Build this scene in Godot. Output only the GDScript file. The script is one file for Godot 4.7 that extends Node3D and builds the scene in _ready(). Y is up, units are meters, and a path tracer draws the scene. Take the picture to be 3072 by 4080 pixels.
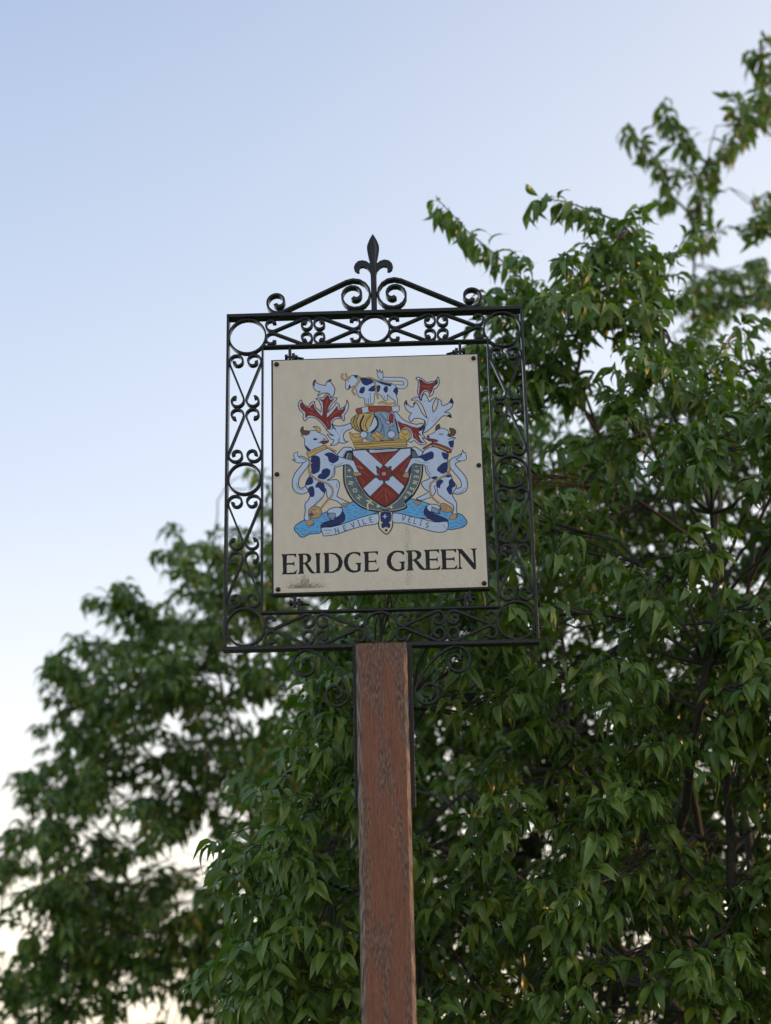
extends Node3D
# A painted village sign in a wrought iron frame on a timber post, with leafy trees behind it at dusk.

const CAM := Vector3(0, 1.6, 0)
const TEX_W := 1298
const TEX_H := 1527

# paints of the sign, as base colours (linear)
var white := paint(0.60, 0.69, 0.87)
var navy := paint(0.02, 0.036, 0.15)
var ink := paint(0.012, 0.016, 0.04)
var red := paint(0.25, 0.032, 0.022)
var ember := paint(0.45, 0.13, 0.07)
var rust := paint(0.33, 0.075, 0.045)
var rose := paint(0.27, 0.035, 0.03)
var pink := paint(0.62, 0.34, 0.26)
var gold := paint(0.70, 0.47, 0.16)
var tan := paint(0.52, 0.34, 0.18)
var brown := paint(0.16, 0.08, 0.04)
var grey := paint(0.36, 0.43, 0.54)
var steel := paint(0.28, 0.38, 0.52)
var deepsteel := paint(0.14, 0.21, 0.32)
var water := paint(0.16, 0.46, 0.80)
var deep := paint(0.03, 0.12, 0.33)
var garter := paint(0.125, 0.17, 0.20)
var green := paint(0.05, 0.12, 0.11)
var cream := paint(0.78, 0.70, 0.46)
var ground_paint := paint(0.79, 0.685, 0.55)
var none := Color(0, 0, 0, 0)

var rng := RandomNumberGenerator.new()
var iron: StandardMaterial3D
var bark: StandardMaterial3D
var leaf_mesh: ArrayMesh
var leaf_cloth: StandardMaterial3D
var leaf_tints: Array[StandardMaterial3D] = []
var leaf_tones: Array[Color] = []


func paint(r: float, g: float, b: float) -> Color:
	return Color(r, g, b).linear_to_srgb()


func _ready() -> void:
	rng.seed = 20
	# camera
	var camera := Camera3D.new()
	camera.name = "camera"
	add_child(camera)
	camera.position = CAM
	camera.basis = Basis(Vector3.RIGHT, 0.3230) * Basis(Vector3.BACK, -0.0189)
	camera.near = 0.05
	camera.far = 900.0
	camera.current = true
	var lens := CameraAttributesPhysical.new()
	lens.frustum_focal_length = 36.47
	# vertical field of view 36.4 degrees on the 24 mm sensor
	lens.exposure_aperture = 1.15
	lens.frustum_focus_distance = 4.95
	camera.attributes = lens
	# evening sky
	var around := WorldEnvironment.new()
	around.name = "surroundings"
	var e := Environment.new()
	e.background_mode = Environment.BG_SKY
	e.sky = Sky.new()
	var dome := PanoramaSkyMaterial.new()
	dome.panorama = sky_picture()
	e.sky.sky_material = dome
	e.tonemap_mode = Environment.TONE_MAPPER_LINEAR
	e.tonemap_exposure = 1.08
	e.sdfgi_enabled = true
	e.ssao_enabled = true
	e.ssil_enabled = true
	around.environment = e
	add_child(around)
	# low sun on the right, a little beyond the sign
	var sun := DirectionalLight3D.new()
	sun.name = "sun"
	add_child(sun)
	sun.basis = Basis.looking_at(-sun_side(), Vector3.UP)
	sun.light_color = Color(1.0, 0.72, 0.42)
	sun.light_energy = 0.62
	sun.light_angular_distance = 0.6
	sun.shadow_enabled = true

	# ground
	var lawn := StandardMaterial3D.new()
	lawn.albedo_texture = noise_colours(0.35, [paint(0.05, 0.08, 0.025), paint(0.09, 0.12, 0.04), paint(0.13, 0.13, 0.06)], 5)
	lawn.uv1_triplanar = true
	lawn.uv1_world_triplanar = true
	lawn.uv1_scale = Vector3(0.4, 0.4, 0.4)
	lawn.roughness = 0.95
	var ground := MeshInstance3D.new()
	ground.name = "ground"
	var sheet := PlaneMesh.new()
	sheet.size = Vector2(900, 900)
	ground.mesh = sheet
	ground.material_override = lawn
	ground.set_meta("kind", "structure")
	ground.set_meta("label", "short green grass around the sign post")
	add_child(ground)

	make_materials()
	make_sign()
	make_trees()


func sun_side() -> Vector3:
	var az := deg_to_rad(76.0)
	var up := deg_to_rad(6.0)
	return Vector3(sin(az) * cos(up), sin(up), -cos(az) * cos(up))


func sky_picture() -> ImageTexture:
	var steps := [0.0, 3.5, 7.0, 11.5, 19.0, 28.0, 37.0, 60.0, 90.0]
	var tones := [Vector3(1.24, 1.10, 0.86), Vector3(1.14, 1.07, 0.90), Vector3(1.00, 0.99, 0.94), Vector3(0.80, 0.86, 0.93), Vector3(0.57, 0.68, 0.87), Vector3(0.42, 0.545, 0.77), Vector3(0.30, 0.425, 0.675), Vector3(0.25, 0.37, 0.63), Vector3(0.20, 0.31, 0.56)]
	var im := Image.create_empty(512, 256, false, Image.FORMAT_RGBF)
	var toward := sun_side()
	for y in 256:
		var up := PI / 2.0 - (y + 0.5) / 256.0 * PI
		var deg := clampf(rad_to_deg(up), 0.0, 90.0)
		var k := 0
		while k < steps.size() - 2 and deg > steps[k + 1]:
			k += 1
		var t: float = (deg - steps[k]) / (steps[k + 1] - steps[k])
		var low: Vector3 = tones[k].lerp(tones[k + 1], t)
		for x in 512:
			var az := (x + 0.5) / 512.0 * TAU  # column 0 looks along -Z
			var d := Vector3(sin(az) * cos(up), sin(up), -cos(az) * cos(up))
			var off := rad_to_deg(d.angle_to(toward))
			var glow := exp(-off * off / 3600.0)
			var c := low + Vector3(1.0, 0.80, 0.45) * glow * 0.95
			if up < -0.02:
				c = Vector3(0.16, 0.16, 0.12)
			im.set_pixel(x, y, Color(c.x, c.y, c.z))
	return ImageTexture.create_from_image(im)


func noise_colours(frequency: float, colours: Array, octaves := 4, at := 1) -> NoiseTexture2D:
	var n := FastNoiseLite.new()
	n.noise_type = FastNoiseLite.TYPE_SIMPLEX_SMOOTH
	n.seed = at
	n.frequency = frequency / 20.0
	n.fractal_octaves = octaves
	var ramp := Gradient.new()
	var places := PackedFloat32Array()
	var list := PackedColorArray()
	for i in colours.size():
		places.append(i / float(colours.size() - 1))
		list.append(colours[i])
	ramp.offsets = places
	ramp.colors = list
	var t := NoiseTexture2D.new()
	t.width = 512
	t.height = 512
	t.seamless = true
	t.noise = n
	t.color_ramp = ramp
	return t


func make_materials() -> void:
	iron = StandardMaterial3D.new()
	iron.albedo_texture = noise_colours(1.6, [paint(0.004, 0.0045, 0.007), paint(0.008, 0.0085, 0.012), paint(0.022, 0.016, 0.014)], 5, 7)
	iron.uv1_triplanar = true
	iron.uv1_scale = Vector3(4, 4, 4)
	iron.roughness = 0.30
	iron.metallic_specular = 0.46
	iron.roughness_texture = noise_colours(1.8, [Color(0.7, 0.7, 0.7), Color(1, 1, 1)], 4, 8)
	iron.heightmap_enabled = true
	iron.heightmap_texture = noise_colours(3.0, [Color(0, 0, 0), Color(1, 1, 1)], 4, 9)
	iron.heightmap_scale = 0.08
	bark = StandardMaterial3D.new()
	bark.albedo_texture = noise_colours(1.2, [paint(0.025, 0.02, 0.018), paint(0.08, 0.068, 0.06), paint(0.28, 0.27, 0.25)], 5, 12)
	bark.uv1_triplanar = true
	bark.uv1_scale = Vector3(5, 5, 5)
	bark.roughness = 0.85
	bark.heightmap_enabled = true
	bark.heightmap_texture = noise_colours(2.0, [Color(0, 0, 0), Color(1, 1, 1)], 5, 13)
	bark.heightmap_scale = 0.6
	leaf_tones = [Color(0.58, 0.70, 0.60), Color(0.80, 0.90, 0.72), Color(1.0, 1.0, 0.75), Color(0.66, 0.82, 0.85), Color(1.0, 0.80, 0.28), Color(0.88, 0.96, 0.90)]
	leaf_cloth = leaf_material()
	leaf_cloth.vertex_color_use_as_albedo = true
	for c in leaf_tones:
		var m := leaf_material()
		m.albedo_color = Color(minf(c.r, 1.0), minf(c.g, 1.0), minf(c.b, 1.0)).linear_to_srgb()
		leaf_tints.append(m)
	leaf_mesh = make_leaf()


func leaf_material() -> StandardMaterial3D:
	var m := StandardMaterial3D.new()
	if leaf_cloth:
		m.albedo_texture = leaf_cloth.albedo_texture
		m.heightmap_texture = leaf_cloth.heightmap_texture
	else:
		var im := Image.create_empty(128, 256, false, Image.FORMAT_RGB8)
		var hi := Image.create_empty(128, 256, false, Image.FORMAT_RGB8)
		var n := FastNoiseLite.new()
		n.seed = 31
		n.frequency = 0.03
		for y in 256:
			for x in 128:
				var u := absf(x - 63.5) / 63.5
				var v := y / 255.0
				var rib := clampf(1.0 - u / 0.045, 0.0, 1.0)
				var w := fposmod(v * 11.0 - u * 2.6, 1.0)
				var vein := clampf(1.0 - absf(w - 0.5) / 0.10, 0.0, 1.0) * clampf(1.3 - u, 0.0, 1.0)
				var patch := n.get_noise_2d(x, y) * 0.5 + 0.5
				var f := maxf(rib, vein * 0.45)
				var c := Vector3(0.155, 0.248, 0.048).lerp(Vector3(0.225, 0.298, 0.056), patch)
				c = c.lerp(Vector3(0.24, 0.30, 0.11), f * 0.7)
				if n.get_noise_2d(x * 4.0 + 900.0, y * 4.0) > 0.62:
					c = c.lerp(Vector3(0.12, 0.075, 0.03), 0.6)
				im.set_pixel(x, y, paint(c.x, c.y, c.z))
				var h := 0.6 - maxf(rib, vein) * 0.5 + patch * 0.1
				hi.set_pixel(x, y, Color(h, h, h))
		m.albedo_texture = ImageTexture.create_from_image(im)
		m.heightmap_texture = ImageTexture.create_from_image(hi)
	m.heightmap_enabled = true
	m.heightmap_scale = 0.12
	m.roughness = 0.33
	m.metallic_specular = 0.56
	m.backlight_enabled = true
	m.backlight = Color(0.62, 0.80, 0.30)
	m.cull_mode = BaseMaterial3D.CULL_DISABLED
	return m


# ---------------------------------------------------------------- mesh helpers

class Shape:
	var at := PackedVector3Array()
	var out := PackedVector3Array()
	var uv := PackedVector2Array()

	func tri(a: Vector3, b: Vector3, c: Vector3, na: Vector3, nb: Vector3, nc: Vector3, ua := Vector2.ZERO, ub := Vector2.ZERO, uc := Vector2.ZERO) -> void:
		if (b - a).cross(c - a).dot(na + nb + nc) > 0.0:
			at.append_array([a, c, b])
			out.append_array([na, nc, nb])
			uv.append_array([ua, uc, ub])
		else:
			at.append_array([a, b, c])
			out.append_array([na, nb, nc])
			uv.append_array([ua, ub, uc])

	func quad(a: Vector3, b: Vector3, c: Vector3, d: Vector3, n: Vector3, rect := Rect2(0, 0, 1, 1)) -> void:
		var u0 := rect.position
		var u1 := rect.end
		tri(a, b, c, n, n, n, u0, Vector2(u1.x, u0.y), u1)
		tri(a, c, d, n, n, n, u0, u1, Vector2(u0.x, u1.y))

	func box(lo: Vector3, hi: Vector3) -> void:
		var x := [lo.x, hi.x]
		var y := [lo.y, hi.y]
		var z := [lo.z, hi.z]
		for s in 2:
			var g := s * 2.0 - 1.0
			quad(Vector3(x[s], y[0], z[0]), Vector3(x[s], y[1], z[0]), Vector3(x[s], y[1], z[1]), Vector3(x[s], y[0], z[1]), Vector3(g, 0, 0))
			quad(Vector3(x[0], y[s], z[0]), Vector3(x[1], y[s], z[0]), Vector3(x[1], y[s], z[1]), Vector3(x[0], y[s], z[1]), Vector3(0, g, 0))
			quad(Vector3(x[0], y[0], z[s]), Vector3(x[1], y[0], z[s]), Vector3(x[1], y[1], z[s]), Vector3(x[0], y[1], z[s]), Vector3(0, 0, g))

	# a box with its long edges chamfered by b, for bars and plates
	func bar(lo: Vector3, hi: Vector3, b: float) -> void:
		var d := hi - lo
		var along := d.max_axis_index()
		var p := (along + 1) % 3
		var q := (along + 2) % 3
		var corners := [Vector2(lo[p] + b, lo[q]), Vector2(hi[p] - b, lo[q]), Vector2(hi[p], lo[q] + b), Vector2(hi[p], hi[q] - b), Vector2(hi[p] - b, hi[q]), Vector2(lo[p] + b, hi[q]), Vector2(lo[p], hi[q] - b), Vector2(lo[p], lo[q] + b)]
		for k in 8:
			var m: Vector2 = corners[k]
			var n: Vector2 = corners[(k + 1) % 8]
			var o2 := (n - m).orthogonal().normalized()
			var mid := (m + n) / 2.0 - Vector2((lo[p] + hi[p]) / 2.0, (lo[q] + hi[q]) / 2.0)
			if o2.dot(mid) < 0.0:
				o2 = -o2
			var o := Vector3.ZERO
			o[p] = o2.x
			o[q] = o2.y
			var v := []
			for c in [[m, lo[along]], [n, lo[along]], [n, hi[along]], [m, hi[along]]]:
				var w := Vector3.ZERO
				w[p] = c[0].x
				w[q] = c[0].y
				w[along] = c[1]
				v.append(w)
			quad(v[0], v[1], v[2], v[3], o)
		for s in 2:
			var o := Vector3.ZERO
			o[along] = s * 2.0 - 1.0
			for k in range(1, 7):
				var v := []
				for c in [corners[0], corners[k], corners[k + 1]]:
					var w := Vector3.ZERO
					w[p] = c.x
					w[q] = c.y
					w[along] = hi[along] if s else lo[along]
					v.append(w)
				tri(v[0], v[1], v[2], o, o, o)

	# flat strip bent along a path in the plane of the sign
	func strip(path: PackedVector2Array, thick: PackedFloat32Array, z0: float, z1: float) -> void:
		var n := path.size()
		var side := PackedVector2Array()
		for i in n:
			var t := (path[mini(i + 1, n - 1)] - path[maxi(i - 1, 0)]).normalized()
			side.append(Vector2(-t.y, t.x))
		for i in n - 1:
			var a := path[i] + side[i] * thick[i] / 2.0
			var b := path[i + 1] + side[i + 1] * thick[i + 1] / 2.0
			var c := path[i + 1] - side[i + 1] * thick[i + 1] / 2.0
			var d := path[i] - side[i] * thick[i] / 2.0
			var na := Vector3(side[i].x, side[i].y, 0)
			var nb := Vector3(side[i + 1].x, side[i + 1].y, 0)
			quad(Vector3(a.x, a.y, z1), Vector3(b.x, b.y, z1), Vector3(c.x, c.y, z1), Vector3(d.x, d.y, z1), Vector3.BACK)
			quad(Vector3(a.x, a.y, z0), Vector3(b.x, b.y, z0), Vector3(c.x, c.y, z0), Vector3(d.x, d.y, z0), Vector3.FORWARD)
			tri(Vector3(a.x, a.y, z0), Vector3(b.x, b.y, z0), Vector3(b.x, b.y, z1), na, nb, nb)
			tri(Vector3(a.x, a.y, z0), Vector3(b.x, b.y, z1), Vector3(a.x, a.y, z1), na, nb, na)
			tri(Vector3(d.x, d.y, z0), Vector3(c.x, c.y, z0), Vector3(c.x, c.y, z1), -na, -nb, -nb)
			tri(Vector3(d.x, d.y, z0), Vector3(c.x, c.y, z1), Vector3(d.x, d.y, z1), -na, -nb, -na)
		for s in 2:
			var i := (n - 1) * s
			var t := Vector3(side[i].y, -side[i].x, 0) * (1.0 if s else -1.0)
			var a := path[i] + side[i] * thick[i] / 2.0
			var d := path[i] - side[i] * thick[i] / 2.0
			quad(Vector3(a.x, a.y, z0), Vector3(a.x, a.y, z1), Vector3(d.x, d.y, z1), Vector3(d.x, d.y, z0), t)

	# round bar along 3D points with a radius at each
	func tube(path: PackedVector3Array, radii: PackedFloat32Array, sides: int) -> void:
		var n := path.size()
		var rings := []
		var outs := []
		var across := Vector3.ZERO
		for i in n:
			var t := (path[mini(i + 1, n - 1)] - path[maxi(i - 1, 0)]).normalized()
			if across == Vector3.ZERO:
				across = t.cross(Vector3.UP if absf(t.y) < 0.9 else Vector3.RIGHT).normalized()
			else:
				across = (across - t * across.dot(t)).normalized()
			var other := t.cross(across)
			var ring := PackedVector3Array()
			var o := PackedVector3Array()
			for k in sides:
				var w := across * cos(TAU * k / sides) + other * sin(TAU * k / sides)
				o.append(w)
				ring.append(path[i] + w * radii[i])
			rings.append(ring)
			outs.append(o)
		for i in n - 1:
			for k in sides:
				var j := (k + 1) % sides
				tri(rings[i][k], rings[i][j], rings[i + 1][j], outs[i][k], outs[i][j], outs[i + 1][j])
				tri(rings[i][k], rings[i + 1][j], rings[i + 1][k], outs[i][k], outs[i + 1][j], outs[i + 1][k])
		for s in 2:
			var i := (n - 1) * s
			var t := (path[n - 1] - path[n - 2]).normalized() if s else (path[0] - path[1]).normalized()
			for k in sides:
				tri(path[i], rings[i][k], rings[i][(k + 1) % sides], t, t, t)

	func add_to(mesh: ArrayMesh) -> void:
		var a := []
		a.resize(Mesh.ARRAY_MAX)
		a[Mesh.ARRAY_VERTEX] = at
		a[Mesh.ARRAY_NORMAL] = out
		a[Mesh.ARRAY_TEX_UV] = uv
		mesh.add_surface_from_arrays(Mesh.PRIMITIVE_TRIANGLES, a)


func part(called: String, s: Shape, m: Material, parent: Node3D, label := "") -> MeshInstance3D:
	var mesh := ArrayMesh.new()
	s.add_to(mesh)
	mesh.surface_set_material(0, m)
	var o := MeshInstance3D.new()
	o.name = called
	o.mesh = mesh
	parent.add_child(o, true)
	if label:
		o.set_meta("label", label)
	return o


func holder(called: String, parent: Node3D) -> Node3D:
	var o := Node3D.new()
	o.name = called
	parent.add_child(o, true)
	return o


# ---------------------------------------------------------------- the sign

func make_sign() -> void:
	var village_sign := Node3D.new()
	village_sign.name = "village_sign"
	village_sign.position = CAM + Vector3(-0.0212, 1.0976, -4.5466)
	village_sign.basis = Basis(Vector3.UP, -0.0185) * Basis(Vector3.RIGHT, 0.0104) * Basis(Vector3.BACK, 0.0025)
	village_sign.set_meta("label", "painted village sign reading ERIDGE GREEN in black iron frame on reddish timber post")
	village_sign.set_meta("category", "sign")
	add_child(village_sign)
	make_post(village_sign)
	make_frame(village_sign)
	make_board(village_sign)


func make_post(parent: Node3D) -> void:
	# timber post: flat faces and worn chamfered corners
	var mesh := ArrayMesh.new()
	var faces := Shape.new()
	var worn := Shape.new()
	var x0 := -0.074
	var x1 := 0.078
	var z1 := 0.055
	var z0 := -0.095
	var y1 := -0.002
	var y0 := -2.78
	var cl := 0.014
	var cr := 0.010
	var ring := [Vector2(x0 + cl, z1), Vector2(x1 - cr, z1), Vector2(x1, z1 - cr), Vector2(x1, z0 + cr), Vector2(x1 - cr, z0), Vector2(x0 + cl, z0), Vector2(x0, z0 + cl), Vector2(x0, z1 - cl)]
	for k in 8:
		var a: Vector2 = ring[k]
		var b: Vector2 = ring[(k + 1) % 8]
		var o := Vector3(a.y - b.y, 0, b.x - a.x).normalized()
		if o.dot(Vector3(a.x + b.x, 0, a.y + b.y - z0 - z1)) < 0.0:
			o = -o
		var s := worn if k % 2 else faces
		var wide := 0.30 if k % 2 else 1.0
		s.quad(Vector3(a.x, y1, a.y), Vector3(b.x, y1, b.y), Vector3(b.x, y0, b.y), Vector3(a.x, y0, a.y), o, Rect2(0.1 * k if k % 2 else 0.0, 0, wide, 1.0))
	for k in range(1, 7):
		var a: Vector2 = ring[0]
		var b: Vector2 = ring[k]
		var c: Vector2 = ring[k + 1]
		faces.tri(Vector3(a.x, y1, a.y), Vector3(b.x, y1, b.y), Vector3(c.x, y1, c.y), Vector3.UP, Vector3.UP, Vector3.UP)
	faces.add_to(mesh)
	worn.add_to(mesh)
	var pictures := wood_pictures()
	for k in 2:
		var m := StandardMaterial3D.new()
		m.albedo_texture = pictures[k]
		m.roughness = 0.72
		m.heightmap_enabled = true
		m.heightmap_texture = pictures[2]
		m.heightmap_scale = 0.12
		mesh.surface_set_material(k, m)
	var post := MeshInstance3D.new()
	post.name = "post"
	post.mesh = mesh
	post.set_meta("label", "reddish brown weathered timber post with worn chamfered corners")
	parent.add_child(post)


func wood_pictures() -> Array:
	var w := 256
	var h := 2048
	var grain := FastNoiseLite.new()
	grain.seed = 3
	grain.frequency = 1.0
	grain.fractal_octaves = 3
	var patch := FastNoiseLite.new()
	patch.seed = 11
	patch.frequency = 1.0
	patch.fractal_octaves = 3
	var fleck := FastNoiseLite.new()
	fleck.seed = 17
	fleck.frequency = 1.0
	fleck.fractal_octaves = 2
	var face := Image.create_empty(w, h, false, Image.FORMAT_RGB8)
	var edge := Image.create_empty(w, h, false, Image.FORMAT_RGB8)
	var high := Image.create_empty(w, h, false, Image.FORMAT_RGB8)
	for y in h:
		var m := y / float(h) * 2.78
		for x in w:
			var u := x / float(w)
			var bend := patch.get_noise_2d(m * 1.1, 40.0) * 0.10
			var g := grain.get_noise_2d((u + bend) * 26.0, m * 3.2)
			var g2 := grain.get_noise_2d((u + bend) * 70.0 + 50.0, m * 9.0)
			var p := patch.get_noise_2d((u + bend) * 1.9 + 9.0, m * 2.2)
			# paint has gone along the left side and in streaks elsewhere
			var bare := smoothstep(0.02, 0.26, p + 0.22 * smoothstep(0.55, 0.0, u) + 0.10 * smoothstep(0.8, 1.0, u) + 0.02)
			var c := Vector3(0.222, 0.084, 0.046) * (1.0 + 0.35 * g + 0.22 * g2)
			c = c.lerp(Vector3(0.34, 0.135, 0.080), clampf(g2 * 1.2, 0.0, 0.7))
			var f := fleck.get_noise_2d((u + bend) * 58.0, m * 34.0)
			var spot := smoothstep(-0.06, 0.16, f)
			var dry := Vector3(0.35, 0.20, 0.13)
			var dark := Vector3(0.082, 0.048, 0.040)
			var mix := dark.lerp(dry, spot * 0.75 + 0.1 * g)
			c = c.lerp(mix, bare * 0.72)
			c *= 1.0 + 0.40 * f
			var crack := smoothstep(0.035, 0.0, absf(grain.get_noise_2d((u + bend) * 9.0 + 7.0, m * 0.9))) * smoothstep(-0.1, 0.3, p)
			c = c.lerp(Vector3(0.05, 0.028, 0.022), crack * 0.45)
			face.set_pixel(x, y, paint(maxf(c.x, 0.01), maxf(c.y, 0.008), maxf(c.z, 0.008)))
			var f2 := fleck.get_noise_2d(u * 18.0 + 80.0, m * 15.0)
			var ec := Vector3(0.27, 0.175, 0.118).lerp(Vector3(0.06, 0.04, 0.04), smoothstep(0.05, 0.28, f2))
			ec = ec.lerp(Vector3(0.38, 0.29, 0.22), smoothstep(0.1, 0.35, -f2))
			ec *= 1.0 + 0.25 * g
			edge.set_pixel(x, y, paint(ec.x, ec.y, ec.z))
			var hh := clampf(0.55 + 0.25 * g + 0.2 * g2 - crack * 0.5 - bare * (1.0 - spot) * 0.3, 0.0, 1.0)
			high.set_pixel(x, y, Color(hh, hh, hh))
	# pale split and scratched knot below the straps
	var pale := paint(0.42, 0.25, 0.16)
	for line in [[166, 245, 168, 300, 169, 345], [169, 345, 186, 352, 190, 372, 203, 384], [150, 394, 160, 398, 178, 402, 190, 392], [178, 402, 176, 420, 173, 452], [176, 420, 192, 416, 196, 406]]:
		stroke(face, line, pale, 1.5, none, 0)
	return [ImageTexture.create_from_image(face), ImageTexture.create_from_image(edge), ImageTexture.create_from_image(high)]


func arc_in(centre: Vector2, r0: float, r1: float, from: float, turn: float, steps: int) -> PackedVector2Array:
	var out := PackedVector2Array()
	for i in steps + 1:
		var t := i / float(steps)
		var r := lerpf(r0, r1, pow(t, 1.45))
		var a := from + turn * t
		out.append(centre + Vector2(cos(a), sin(a)) * r)
	return out


# a bar running from one curl into another; opposite curls make an S, like curls a C
func scroll_path(ca: Vector2, ra: float, cb: Vector2, rb: float, flip: float, ends: Array) -> PackedVector2Array:
	# the inner tangent of the two circles
	var d := cb - ca
	var along := d.angle()
	var lean := asin(clampf((ra + rb) / d.length(), -0.999, 0.999)) * flip
	var t := Vector2.from_angle(along + lean)
	var n := Vector2(-t.y, t.x) * flip
	var start_a := (n * -1.0).angle()
	var start_b := n.angle()
	var a := arc_in(ca, ra, ends[0], start_a, -ends[1] * flip, 26)
	var b := arc_in(cb, rb, ends[2], start_b, -ends[3] * flip, 26)
	a.reverse()
	var path := a.duplicate()
	var p := a[a.size() - 1]
	var q := b[0]
	for k in range(1, 5):
		path.append(p.lerp(q, k / 5.0))
	path.append_array(b)
	return path


func curl_bar(called: String, path: PackedVector2Array, thick: float, z0: float, z1: float, parent: Node3D) -> MeshInstance3D:
	var mm := PackedVector2Array()
	var n := path.size()
	var t := PackedFloat32Array()
	for i in n:
		mm.append(path[i] / 1000.0)
		var from_end := mini(i, n - 1 - i)
		# the hammered ends swell
		t.append((thick * (1.0 + 0.9 * smoothstep(7.0, 0.0, from_end))) / 1000.0)
	var s := Shape.new()
	s.strip(mm, t, z0, z1)
	return part(called, s, iron, parent)


func ring_bar(cx: float, cy: float, r: float, parent: Node3D) -> void:
	var path := PackedVector2Array()
	var t := PackedFloat32Array()
	for i in 49:
		var a := TAU * i / 48.0
		path.append(Vector2(cx + r * cos(a), cy + r * sin(a)) / 1000.0)
		t.append(0.0055)
	var s := Shape.new()
	s.strip(path, t, -0.031, -0.009)
	part("ring", s, iron, parent)


func make_frame(parent: Node3D) -> void:
	var frame := holder("iron_frame", parent)
	frame.set_meta("label", "black wrought iron scrollwork frame with rings and fleur finial")
	# outer and inner rectangles
	for b in [[-475, 1095, 475, 1107, -42, 0], [-475, 0, 475, 12, -42, 0], [-475, 12, -467, 1095, -42, 0], [467, 12, 475, 1095, -42, 0], [-364, 990, 364, 997, -34, -6], [-364, 113, 364, 120, -34, -6], [-363, 120, -357, 990, -34, -6], [357, 120, 363, 990, -34, -6]]:
		var s := Shape.new()
		s.bar(Vector3(b[0], b[1], b[4]) / 1000.0, Vector3(b[2], b[3], b[5]) / 1000.0, 0.001)
		part("bar", s, iron, frame)
	for r in [[-409, 1032, 59], [409, 1032, 59], [-409, 74, 58], [409, 74, 58], [0, 1046, 47.5], [0, 62, 48], [-415, 549, 50.5], [415, 549, 50.5]]:
		ring_bar(r[0], r[1], r[2], frame)
	# top and bottom panels: bars cross by the rings and curl in fours midway
	for y in [1045.0, 63.0]:
		for x in [-198.0, 198.0]:
			for sx in [-1.0, 1.0]:
				for sy in [-1.0, 1.0]:
					var a := Vector2(x + sx * 132.0, y + sy * 26.0)
					var b := Vector2(x + sx * 23.5, y + sy * 23.5)
					curl_bar("scroll", scroll_path(a, 23.0, b, 22.5, sx * sy * -1.0, [9.0, 4.7, 7.0, 7.0]), 6.4, -0.030, -0.010, frame)
	# side panels: bars cross midway and curl against the rings
	for side in [-415.0, 415.0]:
		for panel in [[973.0, 600.0], [499.0, 132.0]]:
			var mid: float = (panel[0] + panel[1]) / 2.0
			var half: float = (panel[0] - panel[1]) / 2.0
			for sx in [-1.0, 1.0]:
				for sy in [-1.0, 1.0]:
					var a := Vector2(side + sx * 27.5, mid + sy * 25.5)
					var b := Vector2(side + sx * 26.5, mid + sy * (half - 28.0))
					curl_bar("scroll", scroll_path(a, 24.0, b, 24.5, -sx * sy, [9.0, 5.0, 8.0, 6.8]), 6.2, -0.030, -0.010, frame)
	# crest
	for s in [-1.0, 1.0]:
		var crest := scroll_path(Vector2(s * 312.0, 1148.0), 37.0, Vector2(s * 64.0, 1165.0), 56.0, -s, [9.0, 7.6, 9.0, 10.4])
		curl_bar("crest_scroll", crest, 7.0, -0.036, -0.006, frame)
	make_finial(frame)
	# brackets and straps under the frame
	for s in [-1.0, 1.0]:
		var up := arc_in(Vector2(s * 226.0, -45.0), 44.0, 8.0, PI / 2.0 + s * 0.35, -s * 8.0, 34)
		var low := arc_in(Vector2(s * 137.0, -138.0), 39.0, 9.0, PI / 2.0 + s * 1.25, s * 8.2, 34)
		up.reverse()
		var path := up.duplicate()
		var p := up[up.size() - 1]
		var q := low[0]
		for k in range(1, 8):
			var t := k / 8.0
			var ctrl := Vector2(s * 135.0, -36.0)
			path.append(p.lerp(ctrl, t).lerp(ctrl.lerp(q, t), t))
		path.append_array(low)
		curl_bar("bracket_scroll", path, 6.0, -0.034, -0.008, frame)
		var st := Shape.new()
		st.bar(Vector3(0.0785 if s > 0 else -0.0855, -0.478, -0.042), Vector3(0.0925 if s > 0 else -0.0745, -0.0005, 0.0), 0.001)
		part("strap", st, iron, frame)
		for y in [-0.39, -0.18]:
			var bolt := Shape.new()
			var x: float = 0.0925 if s > 0 else -0.0855
			bolt.tube(PackedVector3Array([Vector3(x - s * 0.002, y, -0.021), Vector3(x + s * 0.009, y, -0.021)]), PackedFloat32Array([0.010, 0.009]), 6)
			part("bolt", bolt, iron, frame)


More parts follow.
